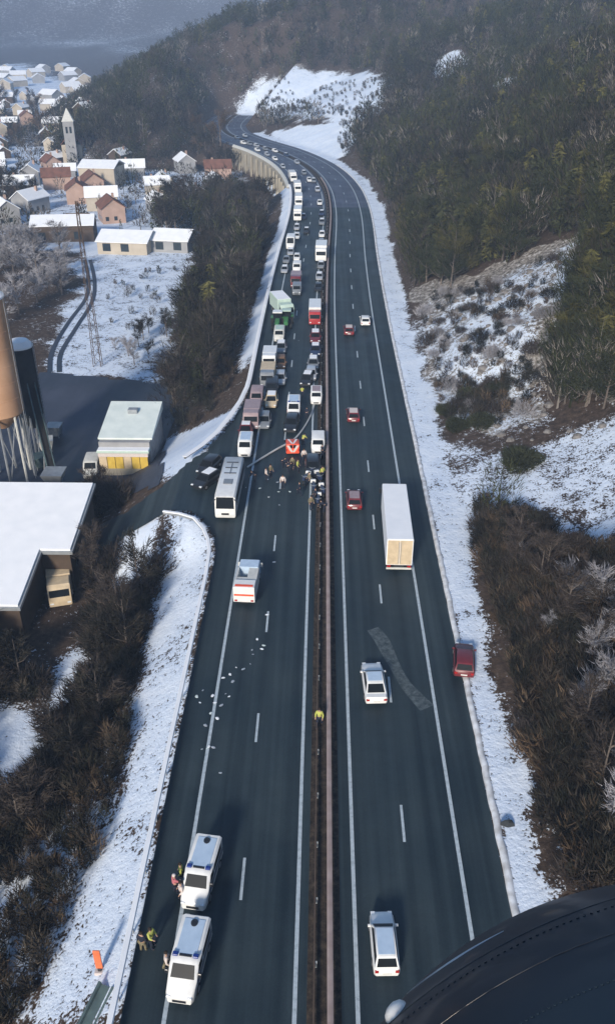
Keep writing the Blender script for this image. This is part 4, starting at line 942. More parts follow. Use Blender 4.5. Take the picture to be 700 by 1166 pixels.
def silo(x, y, r, z0, z1, body, label, legs=8):
    root = empty('silo', x, y, G(x, y)); g = root.location.z; tag(root, label, 'silo')
    MB().lathe([(r * .30, z0 - g - 2.2), (r, z0 - g), (r, z1 - g), (r * .7, z1 - g + .6), (r * .15, z1 - g + .9)], n=32).build('tank', body, root, 35)
    MB().lathe([(r * 1.03, z1 - g - .05), (r * 1.03, z1 - g + .18), (r * .72, z1 - g + .85), (r * .12, z1 - g + 1.12)], n=32).build('snow_cover', 'snow_cap', root, 35)
    b = MB(); nb = int((z1 - z0) / 2.2)
    for k in range(1, nb): b.lathe([(r * 1.002, z0 - g + k * 2.2 - .04), (r * 1.012, z0 - g + k * 2.2), (r * 1.002, z0 - g + k * 2.2 + .04)], n=32)
    b.build('bands', body, root)
    for k in range(legs):
        a_ = 6.283 * k / legs + .2; p = (r * .92 * math.cos(a_), r * .92 * math.sin(a_)); MB().tube([(p[0] * 1.05, p[1] * 1.05, -.3), (p[0], p[1], z0 - g + .3)], .16).build('leg', 'offwhite' if k % 2 else 'steel', root)
        a2 = a_ + 6.283 / legs; MB().tube([(p[0], p[1], .2), (r * .92 * math.cos(a2), r * .92 * math.sin(a2), z0 - g - .5)], .07).build('brace', 'steel', root)
    b = MB()
    for s in (-.25, .25): b.tube([(r + .12, s, 0), (r + .12, s, z1 - g + .9)], .035, 4)
    for k in range(int((z1 - g) / .5)): b.tube([(r + .12, -.25, k * .5), (r + .12, .25, k * .5)], .025, 4)
    b.build('ladder', 'steel', root)
silo(-42.6, 101.0, 3.0, 2.0, 17.0, 'siloc', 'tall tan silo on pale splayed legs at the edge of the works yard')
silo(-42.2, 110.5, 1.8, -2.5, 7.5, 'silod', 'dark narrow silo with a snowy rim behind the tan silo')
def conveyor():
    root = empty('conveyor', -39.3, 105, VZ); tag(root, 'sloping lattice conveyor leaning against the dark silo in the works yard', 'conveyor')
    a_ = Vector((3.5, -7.5, .8)); b_ = Vector((-1.6, 4.0, 10.5)); d = (b_ - a_).normalized(); n = Vector((d.y, -d.x, 0)).normalized(); u = n.cross(d)
    for i, (sx, sz) in enumerate(((-.5, -.4), (.5, -.4), (-.5, .4), (.5, .4))): MB().tube([a_ + n * sx + u * sz, b_ + n * sx + u * sz], .07).build('chord', 'teal', root)
    b = MB(); L_ = (b_ - a_).length; k = 0
    while k * 1.2 < L_ - 1.2:
        p = a_ + d * (k * 1.2); q = a_ + d * ((k + 1) * 1.2)
        for s in (-.5, .5): b.tube([p + n * s + u * (-.4 if k % 2 else .4), q + n * s + u * (.4 if k % 2 else -.4)], .04, 4)
        k += 1
    b.build('lattice', 'teal', root); MB().rings([[tuple(p + n * s + u * h) for s, h in ((-.4, -.05), (.4, -.05), (.4, .05), (-.4, .05))] for p in (a_, b_)]).build('belt', 'tyre', root)
    for t_ in (.35, .7):
        p = a_ + (b_ - a_) * t_
        for s in (-.9, .9): MB().tube([(p.x + s, p.y + s * .2, 0), tuple(p + n * s * .4)], .09).build('leg', 'steel', root)
    MB().rings([[(2.6, -8.6, 1.8), (4.6, -8.6, 1.8), (4.6, -6.6, 1.8), (2.6, -6.6, 1.8)], [(2.2, -9, 3.0), (5, -9, 3.0), (5, -6.2, 3.0), (2.2, -6.2, 3.0)]]).build('hopper', 'steel', root)
conveyor()
for i, (px, py, lab) in enumerate([(63, 492, 'grey aggregate bin in the yard between the conveyor and the open asphalt'), (53, 508, 'pale aggregate bin at the foot of the lattice conveyor'), (46, 527, 'weathered grey bin on the works yard behind the big white roof')]):
    x, y = atz(px, py, VZ + .8); root = empty('aggregate_bin', x, y, G(x, y) + .1, .3 * i); tag(root, lab, 'bin')
    MB().rings([[(-.7, -.7, .3), (.7, -.7, .3), (.7, .7, .3), (-.7, .7, .3)], [(-1.1, -1.1, 1.9), (1.1, -1.1, 1.9), (1.1, 1.1, 1.9), (-1.1, 1.1, 1.9)]]).build('bin_body', ['steel', 'offwhite', 'teal'][i], root)
    for sx in (-.7, .7):
        for sy in (-.7, .7): MB().box(sx - .06, sx + .06, sy - .06, sy + .06, -.1, .6).build('leg', 'steel', root)
def mast():
    x, y = atz(112, 417, VZ); root = empty('lattice_mast', x, y, G(x, y)); tag(root, 'tall thin lattice power mast rising from the snow field beside the wheel tracks', 'mast'); h = 28.5
    for sx in (-1, 1):
        for sy in (-1, 1): MB().tube([(sx * .7, sy * .7, -.3), (sx * .15, sy * .15, h)], .06).build('leg', 'rustdark', root)
    b = MB(); k = 0
    while k < 19:
        z0 = k * 1.5; z1 = z0 + 1.5; a_ = .7 - .55 * z0 / h; c_ = .7 - .55 * z1 / h
        b.tube([(-a_, -a_, z0), (c_, -c_, z1)], .03, 4); b.tube([(a_, -a_, z0), (a_ if 0 else c_, c_, z1)], .03, 4); b.tube([(a_, a_, z0), (-c_, c_, z1)], .03, 4); b.tube([(-a_, a_, z0), (-c_, -c_, z1)], .03, 4); k += 1
    b.build('lattice', 'rustdark', root)
    for z in (24, 26.5): MB().tube([(-2, 0, z), (2, 0, z)], .07).build('cross_arm', 'rustdark', root)
mast()

# ------------------------------------------------------------------ the town
def house(x, y, z, rz, w_, l_, h_, rh, wallm, roofm, label, group, detail=1, name='house', cat='house', chimney=True):
    root = empty(name, x, y, z, rz); tag(root, label, cat, group)
    key = (round(w_), round(l_), round(h_), wallm, roofm, detail)
    def mk():
        wl = MB(); a_, c_ = w_ / 2, l_ / 2
        wl.rings([[(-a_, -c_, -2), (a_, -c_, -2), (a_, -c_, h_), (0, -c_, h_ + rh), (-a_, -c_, h_)], [(-a_, c_, -2), (a_, c_, -2), (a_, c_, h_), (0, c_, h_ + rh), (-a_, c_, h_)]])
        r_ = gable(MB(), -a_, a_, -c_, c_, h_ - .05, h_ + rh + .3, .45, 'y', .22)
        wn = MB().box(-.5, .5, -.03, .03, 0, 1.2)
        return wl.data('wall', wallm), r_.data('roof', roofm), wn.data('window', 'window')
    wd_, rd_, wn_ = cached(('house',) + key, mk)
    link('wall', wd_, root); r_ = link('roof', rd_, root)
    if chimney:
        c_ = link('chimney', cached('chimney', lambda: MB().box(-.35, .35, -.35, .35, -1, 1.0).data('chimney', 'wall_c')), r_); c_.location = (w_ * .18, l_ * .2, h_ + rh * .9)
    if detail:
        for fl in range(int(h_ // 2.7)):
            for k in range(int(l_ // 2.6)):
                for s in (-1, 1):
                    o = link('window', wn_, root); o.location = (s * w_ / 2, -l_ / 2 + 1.4 + k * 2.6, .9 + fl * 2.7); o.rotation_euler.z = R(90)
            for k in range(int(w_ // 2.6)):
                o = link('window', wn_, root); o.location = (-w_ / 2 + 1.4 + k * 2.6, -l_ / 2, .9 + fl * 2.7)
    return root
# particular buildings
def long_shed(px0, py0, px1, py1, label, h_=4.0, dep=9, wallm='wall_d', roofm='snow_cap'):
    a_ = atz(px0, py0, VZ); b_ = atz(px1, py1, VZ); ln = math.hypot(b_[0] - a_[0], b_[1] - a_[1]); rz = math.atan2(b_[1] - a_[1], b_[0] - a_[0])
    root = empty('shed', a_[0], a_[1], VZ, rz); tag(root, label, 'shed')
    MB().box(0, ln, 0, dep, -1.5, h_).build('wall', wallm, root); rf = gable(MB(), 0, ln, 0, dep, h_ + .1, h_ + 2.2, .4, 'x').build('roof', roofm, root)
    for k in range(int(ln // 5)): MB().box(1.5 + k * 5, 3.7 + k * 5, -.05, .02, .8, 2.8).build('window', 'window', root)
long_shed(38, 277, 108, 275, 'long dark-walled shed with a snow-white roof between the bare trees and the town', 4.5, 10)
long_shed(112, 289, 168, 291, 'long low shed with a snowy roof right of the dark-walled one', 3.2, 11, 'wall_a')
long_shed(172, 287, 214, 289, 'short low shed with a snowy roof at the end of the row, nearest the wood', 3.2, 10, 'wall_b')
long_shed(92, 214, 132, 215, 'broad cream house with a pale roof in the middle of the town', 7, 12, 'wall_a', 'snow_cap')
def church():
    x, y = atz(84, 187, VZ); root = empty('church', x, y, VZ, .2); tag(root, 'church with a tall pale tower and pointed roof rising above the town', 'church')
    MB().box(-2.2, 2.2, -2.2, 2.2, -1, 17).build('tower', 'wall_b', root); MB().rings([[(-2.5, -2.5, 17), (2.5, -2.5, 17), (2.5, 2.5, 17), (-2.5, 2.5, 17)], [(-.1, -.1, 22), (.1, -.1, 22), (.1, .1, 22), (-.1, .1, 22)]]).build('spire', 'offwhite', root)
    MB().box(-4.2, 4.2, 2.2, 17, -1, 7.5).build('nave', 'wall_a', root); gable(MB(), -4.2, 4.2, 2.3, 17, 7.5, 11.8, .4, 'y').build('roof', 'tile', root)
    for k in range(4): MB().box(-4.24, -4.18, 4 + k * 3.2, 5.2 + k * 3.2, 2.5, 5.5).build('window', 'window', root)
    for sx in (-.8, .8): MB().box(sx - .45, sx + .45, -2.24, -2.18, 12.5, 15).build('window', 'window', root)
church()
towns = [[(-10, 268), (-10, 120), (30, 110), (100, 118), (100, 165), (160, 190), (255, 196), (230, 250), (160, 256), (110, 250), (30, 248)]]
pl = []; tries = 0
while len(pl) < 56 and tries < 6000:
    tries += 1; px, py = rng.uniform(-10, 255), rng.uniform(112, 262)
    if not inpoly(np.array([px]), np.array([py]), towns[0])[0]: continue
    x, y = at(px, py)
    if y > 900 or road_d([x], [y])[0] > -22 or any(math.hypot(x - a_[0], y - a_[1]) < 12 + .014 * y for a_ in pl) or 66 < px < 110 and 150 < py < 200 or 85 < px < 136 and 185 < py < 218 or (8 < px < 62 and 160 < py < 200 and rng.random() < .8): continue
    pl.append((x, y))
kinds = [('cream', 'wall_a', 'snow_cap', 'a snowy roof', 'snowy roofs'), ('grey', 'wall_b', 'snow_cap', 'a snowy roof', 'snowy roofs'), ('rosy', 'wall_c', 'tile', 'a red-brown roof', 'red-brown roofs'), ('cream', 'wall_a', 'tile', 'a red-brown roof', 'red-brown roofs'), ('dark timber', 'wall_d', 'snow_cap', 'a snowy roof', 'snowy roofs')]
for i, (x, y) in enumerate(pl):
    k = kinds[rng.choice([0, 0, 1, 1, 1, 4, 4, 4, 4, 0, 1, 2])]; sz = rng.choice([(6, 8.5, 3.6, 2.2), (7, 10, 4.6, 2.4), (6, 8, 2.8, 2.0)])
    house(x, y, G(x, y), rng.choice([.2, 1.75, .5, -.3]) + rng.uniform(-.15, .15), *sz, k[1], k[2], '%s house with %s in the valley town' % (k[0], k[3]), '%s houses with %s in the town' % (k[0], k[4]), detail=1 if y < 300 else 0)
# far end of the valley: pale blocks under the mountains
pl2 = []; tries = 0
while len(pl2) < 20 and tries < 3000:
    tries += 1; px, py = rng.uniform(-15, 98), rng.uniform(78, 118); x, y = at(px, py)
    if y > 2300 or any(math.hypot(x - a_[0], y - a_[1]) < 30 for a_ in pl2): continue
    pl2.append((x, y)); house(x, y, G(x, y), rng.uniform(0, 3), 11, 15, 5, 3, rng.choice(['wall_a', 'wall_b']), 'snow_cap', 'pale building at the far end of the valley below the blue mountains', 'pale far buildings below the mountains', detail=0, chimney=False)

# ------------------------------------------------------------------ vegetation
def tris_mesh(name, T, mats, mi=None, tint=None):
    """T: (n,3,3) triangle soup"""
    n = len(T); me = bpy.data.meshes.new(name); me.vertices.add(n * 3); me.vertices.foreach_set('co', T.astype(np.float32).ravel())
    me.loops.add(n * 3); me.loops.foreach_set('vertex_index', np.arange(n * 3, dtype=np.int32)); me.polygons.add(n); me.polygons.foreach_set('loop_start', np.arange(0, n * 3, 3, dtype=np.int32)); me.update(calc_edges=True)
    for m_ in mats: me.materials.append(M[m_])
    if mi is not None: me.polygons.foreach_set('material_index', mi.astype(np.int32))
    if tint is not None:
        a_ = me.color_attributes.new('tint', 'FLOAT_COLOR', 'POINT'); c_ = np.ones((n * 3, 4), np.float32); c_[:, :3] = np.repeat(tint, 3, 0); a_.data.foreach_set('color', c_.ravel())
    return me
def slivers(P, D, ln, wd, r_):
    """one thin triangle per point: P base, D direction"""
    n = len(P); s = np.cross(D, r_.normal(size=(n, 3))); s /= np.linalg.norm(s, axis=1, keepdims=True) + 1e-9
    w_ = (wd * (.6 + .8 * r_.random(n)))[:, None] if np.isscalar(wd) else wd[:, None]
    return np.stack([P - s * w_, P + s * w_, P + D * (ln * (.6 + .8 * r_.random(n)))[:, None]], 1)
def unit(v): return v / (np.linalg.norm(v, axis=1, keepdims=True) + 1e-9)
def bare_crown(r_, h, rad, n, ln, wd, lo=.3, clumps=9):
    """twigs clustered along limbs: each limb leaves the trunk and carries sprays"""
    T = []
    az = r_.random(clumps) * 6.283; z0 = h * (lo * .6 + (.75 - lo * .6) * r_.random(clumps)); reach = rad * (.45 + .65 * r_.random(clumps)) * (1.1 - .6 * (z0 / h))
    for i in range(clumps):
        k = n // clumps; t_ = np.sqrt(r_.random(k)); tip = np.array([math.cos(az[i]) * reach[i], math.sin(az[i]) * reach[i], h * (.18 + .25 * r_.random())])
        P = np.array([0, 0, z0[i]])[None] * 1.0 + tip[None] * t_[:, None]; P += r_.normal(size=(k, 3)) * (rad * .14) * t_[:, None] * np.array([1, 1, .8])
        P[:, 2] = np.clip(P[:, 2], h * .06, h * .97)
        D = unit(np.stack([math.cos(az[i]) + r_.normal(size=k) * .8, math.sin(az[i]) + r_.normal(size=k) * .8, .9 + r_.normal(size=k) * .5], 1)); T.append(slivers(P, D, ln, wd, r_))
    return np.concatenate(T), [(az[i], z0[i], reach[i]) for i in range(clumps)]
def tree_parts(h, rad, n, ln, wd, mat_, seed, lo=.3, trunk_r=.16, clumps=11):
    r_ = np.random.default_rng(seed); T, limbs = bare_crown(r_, h, rad, n, ln, wd, lo, clumps)
    b = MB(); lean = r_.normal(size=2) * h * .03
    b.tube([(0, 0, -.6), (lean[0] * .4, lean[1] * .4, h * .35), (lean[0], lean[1], h * .7), (lean[0], lean[1], h * .97)], [trunk_r * 1.25, trunk_r * .9, trunk_r * .5, .02], 6)
    for az, z0, rc_ in limbs: b.tube([(lean[0] * z0 / h, lean[1] * z0 / h, z0), (math.cos(az) * rc_ * .5, math.sin(az) * rc_ * .5, z0 + h * .09), (math.cos(az) * rc_, math.sin(az) * rc_, z0 + h * .26)], [trunk_r * .4, trunk_r * .25, .02], 4)
    return b.data('trunk', 'trunk'), tris_mesh('crown', T, [mat_])
def conifer_tris(r_, h, rad, n, wdk=1.0):
    z = h * (.10 + .88 * r_.random(n) ** 1.15); lev = np.floor(z / h * 11 + r_.random(n) * .35) / 11; R_ = rad * (1 - z / h) ** .85 * (.55 + .5 * np.abs(np.sin(lev * 40)))
    az = r_.random(n) * 6.283; q = np.sqrt(r_.random(n)); P = np.stack([np.cos(az) * R_ * q * .8, np.sin(az) * R_ * q * .8, z + R_ * .15 * (1 - q)], 1)
    D = unit(np.stack([np.cos(az), np.sin(az), -.35 + .25 * r_.normal(size=n)], 1)); return slivers(P, D, rad * .34, rad * .085 * wdk, r_)
def conifer_parts(h, rad, n, mat_, seed):
    r_ = np.random.default_rng(seed); return MB().tube([(0, 0, -.6), (0, 0, h * .5), (0, 0, h * .98)], [.22, .13, .02], 6).data('trunk', 'trunk'), tris_mesh('crown', conifer_tris(r_, h, rad, n), [mat_])
def place_tree(parts, x, y, s, name, label, cat, group, dz=0.0):
    root = empty(name, x, y, G(x, y) + dz, rng.random() * 6.28); root.scale = (s * rng.uniform(.9, 1.12), s * rng.uniform(.9, 1.12), s * rng.uniform(.88, 1.15)); tag(root, label, cat, group)
    link('trunk', parts[0], root); link('crown', parts[1], root); return root
def shrub_data(mat_, seed, n=620, h=2.4, rad=1.7, ln=.75, wd=.035):
    r_ = np.random.default_rng(seed); az = r_.random(n) * 6.283; q = np.sqrt(r_.random(n)); lump = .75 + .35 * np.sin(az * 3 + seed) * r_.random(n)
    P = np.stack([np.cos(az) * rad * q * lump, np.sin(az) * rad * q * lump, h * .62 * r_.random(n) * (1 - .55 * q ** 2)], 1)
    D = unit(np.stack([np.cos(az) * q + r_.normal(size=n) * .5, np.sin(az) * q + r_.normal(size=n) * .5, .95 + .4 * r_.normal(size=n)], 1)); return tris_mesh('shrub', slivers(P, D, ln, wd, r_), [mat_])
def scatter(P, n, mind=0.0, off_road=13.6, ok=None):
    """n world places inside the world outline P"""
    xs = [p[0] for p in P]; ys = [p[1] for p in P]; out = []; tries = 0
    while len(out) < n and tries < n * 40:
        tries += 1; x = rng.uniform(min(xs), max(xs)); y = rng.uniform(min(ys), max(ys))
        if not inpoly(np.array([x]), np.array([y]), P)[0]: continue
        if abs(road_d([x], [y])[0]) < off_road: continue
        if ok and not ok(x, y): continue
        if mind and any((x - a_) ** 2 + (y - b_) ** 2 < mind * mind for a_, b_ in out): continue
        out.append((x, y))
    return out
def free(x, y):      # clear of the yard buildings and the ramp
    if -56 < x < -25.5 and 65 < y < 90: return False
    if -32.5 < x < -22 and 101 < y < 116: return False
    if -50 < x < -38 and 96 < y < 112: return False
    if -34 < x < -10 and 77 < y < 90.5: return False
    if -31 < x < -24 and 60 < y < 74: return False
    return True
SH = {k: [shrub_data(k, 20 + i * 7 + j * 3, n=560) for i in range(3)] for j, k in enumerate(('twig', 'twig_dark', 'twig_ochre', 'twig_grey'))}
def shrubs(P, n, mats, s0, s1, label, group, off=15.2, name='shrub', mind=0.0, ok=free):
    for x, y in scatter(P, n, mind, off, ok):
        o = link(name, rng.choice(SH[rng.choice(mats)])); s = rng.uniform(s0, s1); o.location = (x, y, G(x, y) - .1); o.scale = (s, s, s * rng.uniform(.7, 1.2)); o.rotation_euler.z = rng.random() * 6.28; tag(o, label, 'shrub', group)
# left: brown thicket between the warehouse and the verge
thL = wpoly([(100, 560), (186, 566), (192, 600), (180, 650), (166, 720), (140, 790), (118, 860), (92, 930), (60, 1000), (20, 1080), (-30, 1110), (-30, 700), (60, 690), (92, 640), (104, 600)])
inner = lambda x, y: free(x, y) and mask(SNOWP[:5], np.array([x]), np.array([y]), np.zeros(1))[0] < .2
shrubs(thL, 110, ['twig', 'twig_dark', 'twig', 'twig_dark'], .8, 1.6, 'bare brown shrub in the thicket between the left verge and the warehouse', 'bare brown shrubs left of the near verge', off=16.5, ok=inner)
strip = wpoly([(-20, 1000), (60, 940), (120, 850), (150, 810), (120, 960), (60, 1080), (20, 1180), (-20, 1180)])
shrubs(strip, 24, ['twig_dark', 'twig_ochre'], .3, .7, 'low dark shrub poking through the patchy snow at the foot of the left verge', 'low dark shrubs in patchy snow', off=14.5, ok=None)
# right: brown thicket on the slope
thR = wpoly([(545, 600), (580, 610), (640, 640), (720, 700), (720, 1010), (650, 1010), (612, 900), (596, 810), (566, 700), (546, 640)])
shrubs(thR, 100, ['twig', 'twig_ochre', 'twig_dark'], .6, 1.35, 'bare brown shrub on the steep bank above the near right verge', 'bare brown shrubs on the right bank', off=15.2, ok=None)
hollow = wpoly([(540, 575), (620, 590), (700, 640), (720, 700), (640, 650), (560, 620)])
shrubs(hollow, 14, ['twig_dark', 'twig_grey'], .5, 1.0, 'small dark shrub in the snowy hollow on the right bank', 'small dark shrubs in the snowy hollow', ok=None)
scree = wpoly([(480, 345), (560, 318), (660, 275), (650, 330), (610, 400), (620, 470), (540, 480), (500, 470), (486, 420)])
shrubs(scree, 50, ['twig_dark', 'twig_grey', 'twig'], .5, 1.2, 'sparse shrub growing among the rocks of the snowy scree slope', 'shrubs among the rocks of the scree', ok=None)
# bare trees, each with trunk and crown
BT = [tree_parts(8.5, 3.0, 900, 1.1, .05, 'twig', 101 + i, clumps=12) for i in range(3)]
BD = [tree_parts(9, 3.2, 950, 1.1, .055, 'twig_dark', 121 + i, clumps=12) for i in range(3)]
BG = [tree_parts(7, 2.8, 1000, .9, .045, 'twig_grey', 141 + i, clumps=12) for i in range(3)]
BO = [tree_parts(9, 3.4, 1100, .9, .06, 'twig_ochre', 161 + i, clumps=12) for i in range(2)]
woodA = wpoly([(196, 490), (200, 430), (214, 350), (232, 290), (250, 268), (296, 268), (300, 300), (288, 360), (272, 420), (258, 455), (222, 486)])
n_bare = 0
def trees(P, n, sets, s0, s1, label, group, off=14.0, name='bare_tree', cat='tree', mind=0.0, ok=free):
    for x, y in scatter(P, n, mind, off, ok): place_tree(rng.choice(sets), x, y, rng.uniform(s0, s1), name, label, cat, group)
trees(woodA, 95, BT + BD + BD, .7, 1.05, 'bare dark tree in the dense wood along the far guardrail of the left verge', 'bare trees in the wood beside the stopped queue', off=15.0)
trees(wpoly([(165, 256), (200, 236), (262, 215), (310, 236), (296, 262), (230, 272), (180, 270)]), 45, BT + BD, .8, 1.2, 'bare tree in the valley below the retaining wall', 'bare trees below the retaining wall', off=17)
trees(wpoly([(-20, 300), (0, 285), (70, 285), (86, 300), (78, 330), (40, 372), (-20, 385)]), 24, BG, .9, 1.35, 'frosted grey bare tree at the edge of the snow field beside the wheel tracks', 'frosted grey trees by the snow field', mind=3)
trees(wpoly([(120, 400), (190, 370), (196, 440), (170, 425)]), 12, BG + BD, .3, .6, 'small bare bush-like tree at the end of the snow field above the yard', 'small bare trees above the yard', mind=2)
trees(wpoly([(-20, 255), (-20, 205), (40, 220), (40, 250)]), 12, BT + BD, .8, 1.2, 'brown bare tree at the edge of the town beside the dark-walled shed', 'brown trees at the edge of the town')
trees(wpoly([(-20, 165), (-20, 100), (50, 115), (80, 140), (60, 160)]), 16, BO + BT, 1.0, 1.5, 'russet bare tree behind the snowy square of the town', 'russet trees behind the town')
trees(thL, 34, BT + BD, .45, .75, 'bare young tree standing in the brown thicket by the warehouse', 'young trees in the thicket by the warehouse', off=18, ok=inner)
trees(thR, 26, BG + BT, .35, .65, 'pale-stemmed young tree on the brown bank above the near right verge', 'pale-stemmed young trees on the right bank', off=18, ok=None)
x, y = at(252, 178); place_tree(BO[0], x, y, 1.6, 'bare_tree', 'big orange-brown tree where the motorway disappears behind the spur', 'tree', None)
for k in range(16):
    q = road_pt(378 + k * 4.2, -15.5 - (k % 3) * 2.4); place_tree(rng.choice(BO + BT + BD), q[0], q[1], rng.uniform(.8, 1.15), 'bare_tree', 'russet bare tree close to the parapet at the far end of the retaining wall', 'tree', 'russet trees at the end of the retaining wall')
# conifers
CD_ = [conifer_parts(12, 3.0, 1500, 'cone_needle', 200 + i) for i in range(3)]; CO_ = [conifer_parts(11, 3.4, 1500, 'cone_olive', 220 + i) for i in range(3)]
BOL = [tree_parts(8.5, 3.4, 2000, .8, .06, 'cone_olive', 261 + i, lo=.1, clumps=16) for i in range(3)]; BDK = [tree_parts(8.5, 3.3, 2000, .8, .06, 'cone_needle', 271 + i, lo=.1, clumps=16) for i in range(3)]
RB = [shrub_data('cone_needle', 300 + i, n=2600, h=3.6, rad=2.3, ln=.6, wd=.06) for i in range(3)]
for px, py, s, lab in [(592, 530, 1.15, 'big round dark evergreen bush standing alone on the snow at the foot of the scree'), (548, 484, .85, 'round dark evergreen bush beside the snowy boulders at the scree foot'), (520, 488, .8, 'dark evergreen bush closest to the right verge at the foot of the scree'), (566, 448, .9, 'dark evergreen bush halfway up the scree'), (535, 455, .9, 'dark evergreen bush between the verge and the middle of the scree'), (508, 470, .7, 'small dark evergreen bush low on the scree beside the snow verge')]:
    x, y = at(px, py); o = link('evergreen_bush', rng.choice(RB)); o.location = (x, y, G(x, y) - .1); o.scale = (s, s, s * .85); o.rotation_euler.z = rng.random() * 6; tag(o, lab, 'bush')
trees(wpoly([(630, 460), (640, 400), (655, 340), (690, 310), (740, 300), (740, 470), (690, 470)]), 34, BOL + BDK + BDK, .8, 1.2, 'olive-green evergreen in the dense stand on the right of the scree', 'olive evergreens right of the scree', name='evergreen_tree', cat='tree', mind=2.6, ok=None)
trees(wpoly([(470, 325), (460, 290), (480, 250), (560, 180), (640, 230), (650, 260), (600, 290), (540, 315), (500, 335)]), 70, BDK + BOL + BD + BDK, .7, 1.1, 'dark tree in the dense wood above the scree, beside the right verge', 'dark trees in the wood above the scree', name='forest_tree', mind=2.5, ok=None)

# masses: the woods on the hills and the undergrowth, beyond the trees one can tell apart
def wood_mass(name, pts, label, cat, kindfn, hs, ln=1.5, wd=.13, nt_=70, shrub=False):
    r_ = np.random.default_rng(77); TT = []; CC = []
    for x, y in pts:
        h = r_.uniform(*hs); far = max(0, math.hypot(x, y) - 150) / 400; k = kindfn(x, y, r_); g = G(x, y); dd_ = math.hypot(x, y); nk = min(4.0, max(1.0, (260 / dd_) ** 1.5)) if not shrub else 1.0; n = int(nt_ * nk / (1 + far * .5)); ws = wd * (1 + far * .6) / nk ** .75; cw = 1.5 / nk ** .6; ln_ = ln / nk ** .35
        if k == 'conifer' and r_.random() < .35: T = conifer_tris(r_, h, h * .26, n * 2, cw); c_ = np.array([.045, .048, .022]) if r_.random() < .6 else np.array([.085, .08, .028])
        else:
            rad = h * .30; az = r_.random(n) * 6.283; q = np.sqrt(r_.random(n)); z = h * (.12 + .75 * r_.random(n)); prof = np.sqrt(np.clip(1 - ((z / h - .5) / .52) ** 2, .05, 1))
            P = np.stack([np.cos(az) * rad * q * prof, np.sin(az) * rad * q * prof, z], 1); D = unit(np.stack([np.cos(az) * .6 + r_.normal(size=n) * .35, np.sin(az) * .6 + r_.normal(size=n) * .35, 1 + 0 * az], 1)); T = slivers(P, D, ln_ * h / 8, ws, r_)
            if not shrub: T = np.concatenate([T, slivers(np.array([[0, 0, -.5]]), np.array([[0, 0, 1.0]]), h * .9, .16, r_)])
            c_ = {'conifer': np.array([.038, .042, .017]), 'brown': np.array([.050, .042, .033]), 'dark': np.array([.026, .026, .019]), 'grey': np.array([.15, .135, .12]), 'ochre': np.array([.085, .062, .042])}[k]
        c_ = c_ * r_.uniform(.45, 1.4); cc = np.repeat(c_[None], len(T), 0) * r_.uniform(.75, 1.25, (len(T), 1))
        TT.append(T + np.array([x, y, g])); CC.append(cc)
    o = link(name, tris_mesh(name, np.concatenate(TT), ['mass'], tint=np.concatenate(CC))); tag(o, label, cat); o['kind'] = 'stuff'; return o
def hill_points(n, test, near=20, far=1100):
    out = []; t_ = 0
    while len(out) < n and t_ < 60:
        t_ += 1; m_ = 20000; r = near * (far / near) ** nr.random(m_); a_ = nr.uniform(-.75, .75, m_); x = np.sin(a_) * r; y = np.cos(a_) * r
        d = road_d(x, y); k = test(x, y, d); out += list(zip(x[k], y[k]))
    return out[:n]
SNW = SNOWP[12 - 1:]
def hill_test(x, y, d):
    sn_ = mask(SNOWP[10:], x, y, np.zeros_like(x)); rk = mask(ROCKP[:1], x, y, np.zeros_like(x)); z = height(x, y)
    px, py = project(x, y, z)
    k = ((d > 17) & inpoly(x, y, HILLS) | ((d < -14) & inpoly(x, y, SPUR))) & (sn_ < .4) & (rk < .5)
    k &= ~(inpoly(x, y, thR) | inpoly(x, y, lowbank) | inpoly(x, y, clearing))
    k &= (px > -60) & (px < 790) & (py > -80) & (py < 1200) & (z < 260)
    thin = vnoise(x, y, 22) + .3; return k & (nr.random(len(x)) < np.clip(.75 + thin, .25, 1))
clearing = wpoly([(462, 340), (480, 325), (560, 312), (668, 268), (660, 330), (630, 400), (628, 470), (720, 450), (860, 460), (860, 660), (700, 660), (600, 600), (535, 575), (495, 500)])
lowbank = wpoly([(535, 575), (560, 590), (620, 600), (700, 640), (860, 640), (860, 1100), (600, 1100), (590, 800), (560, 680)])
hp = hill_points(9500, hill_test, 60, 1300) + scatter(woodA, 150, 0, 17, free) + scatter(wpoly([(168, 256), (200, 236), (262, 215), (306, 236), (292, 262), (230, 272), (180, 270)]), 90, 0, 19)
def kf(x, y, r_):
    v = float(vnoise(np.array([x]), np.array([y]), 45)[0]); u = r_.random()
    if v > 0 and u < .7: return 'conifer'
    if u < .3: return 'conifer'
    return 'dark' if u < .65 else ('brown' if u < .92 else 'grey')
wood_mass('woodland', hp, 'brown and dark winter wood covering the hillsides above the motorway bend', 'woodland', kf, (6, 11))
def mass_test(P, off): 
    return lambda x, y, d: inpoly(x, y, P) & (np.abs(d) > off)
def pts_in(P, n, off, ok=None): return scatter(P, n, 0, off, ok)
um = pts_in(strip, 170, 14.8) + pts_in(lowbank, 500, 16) + pts_in(hollow, 170, 16) + pts_in(wpoly([(485, 430), (520, 400), (600, 420), (600, 480), (540, 490), (500, 480)]), 90, 16) + pts_in(wpoly([(120, 310), (200, 300), (210, 340), (180, 400), (130, 400)]), 26, 16) + pts_in(wpoly([(276, 128), (320, 126), (440, 124), (440, 136), (280, 138)]), 130, 16) + pts_in(wpoly([(350, 85), (440, 88), (436, 122), (370, 120)]), 90, 16) + pts_in(wpoly([(285, 112), (350, 112), (350, 128), (280, 128)]), 60, 16) + pts_in(wpoly([(385, 140), (405, 140), (402, 165), (385, 175)]), 30, 16) + pts_in(thL, 900, 16.2, inner) + pts_in(thR, 1250, 14.7) + pts_in(woodA, 420, 13.8, free) + pts_in(scree, 60, 17)
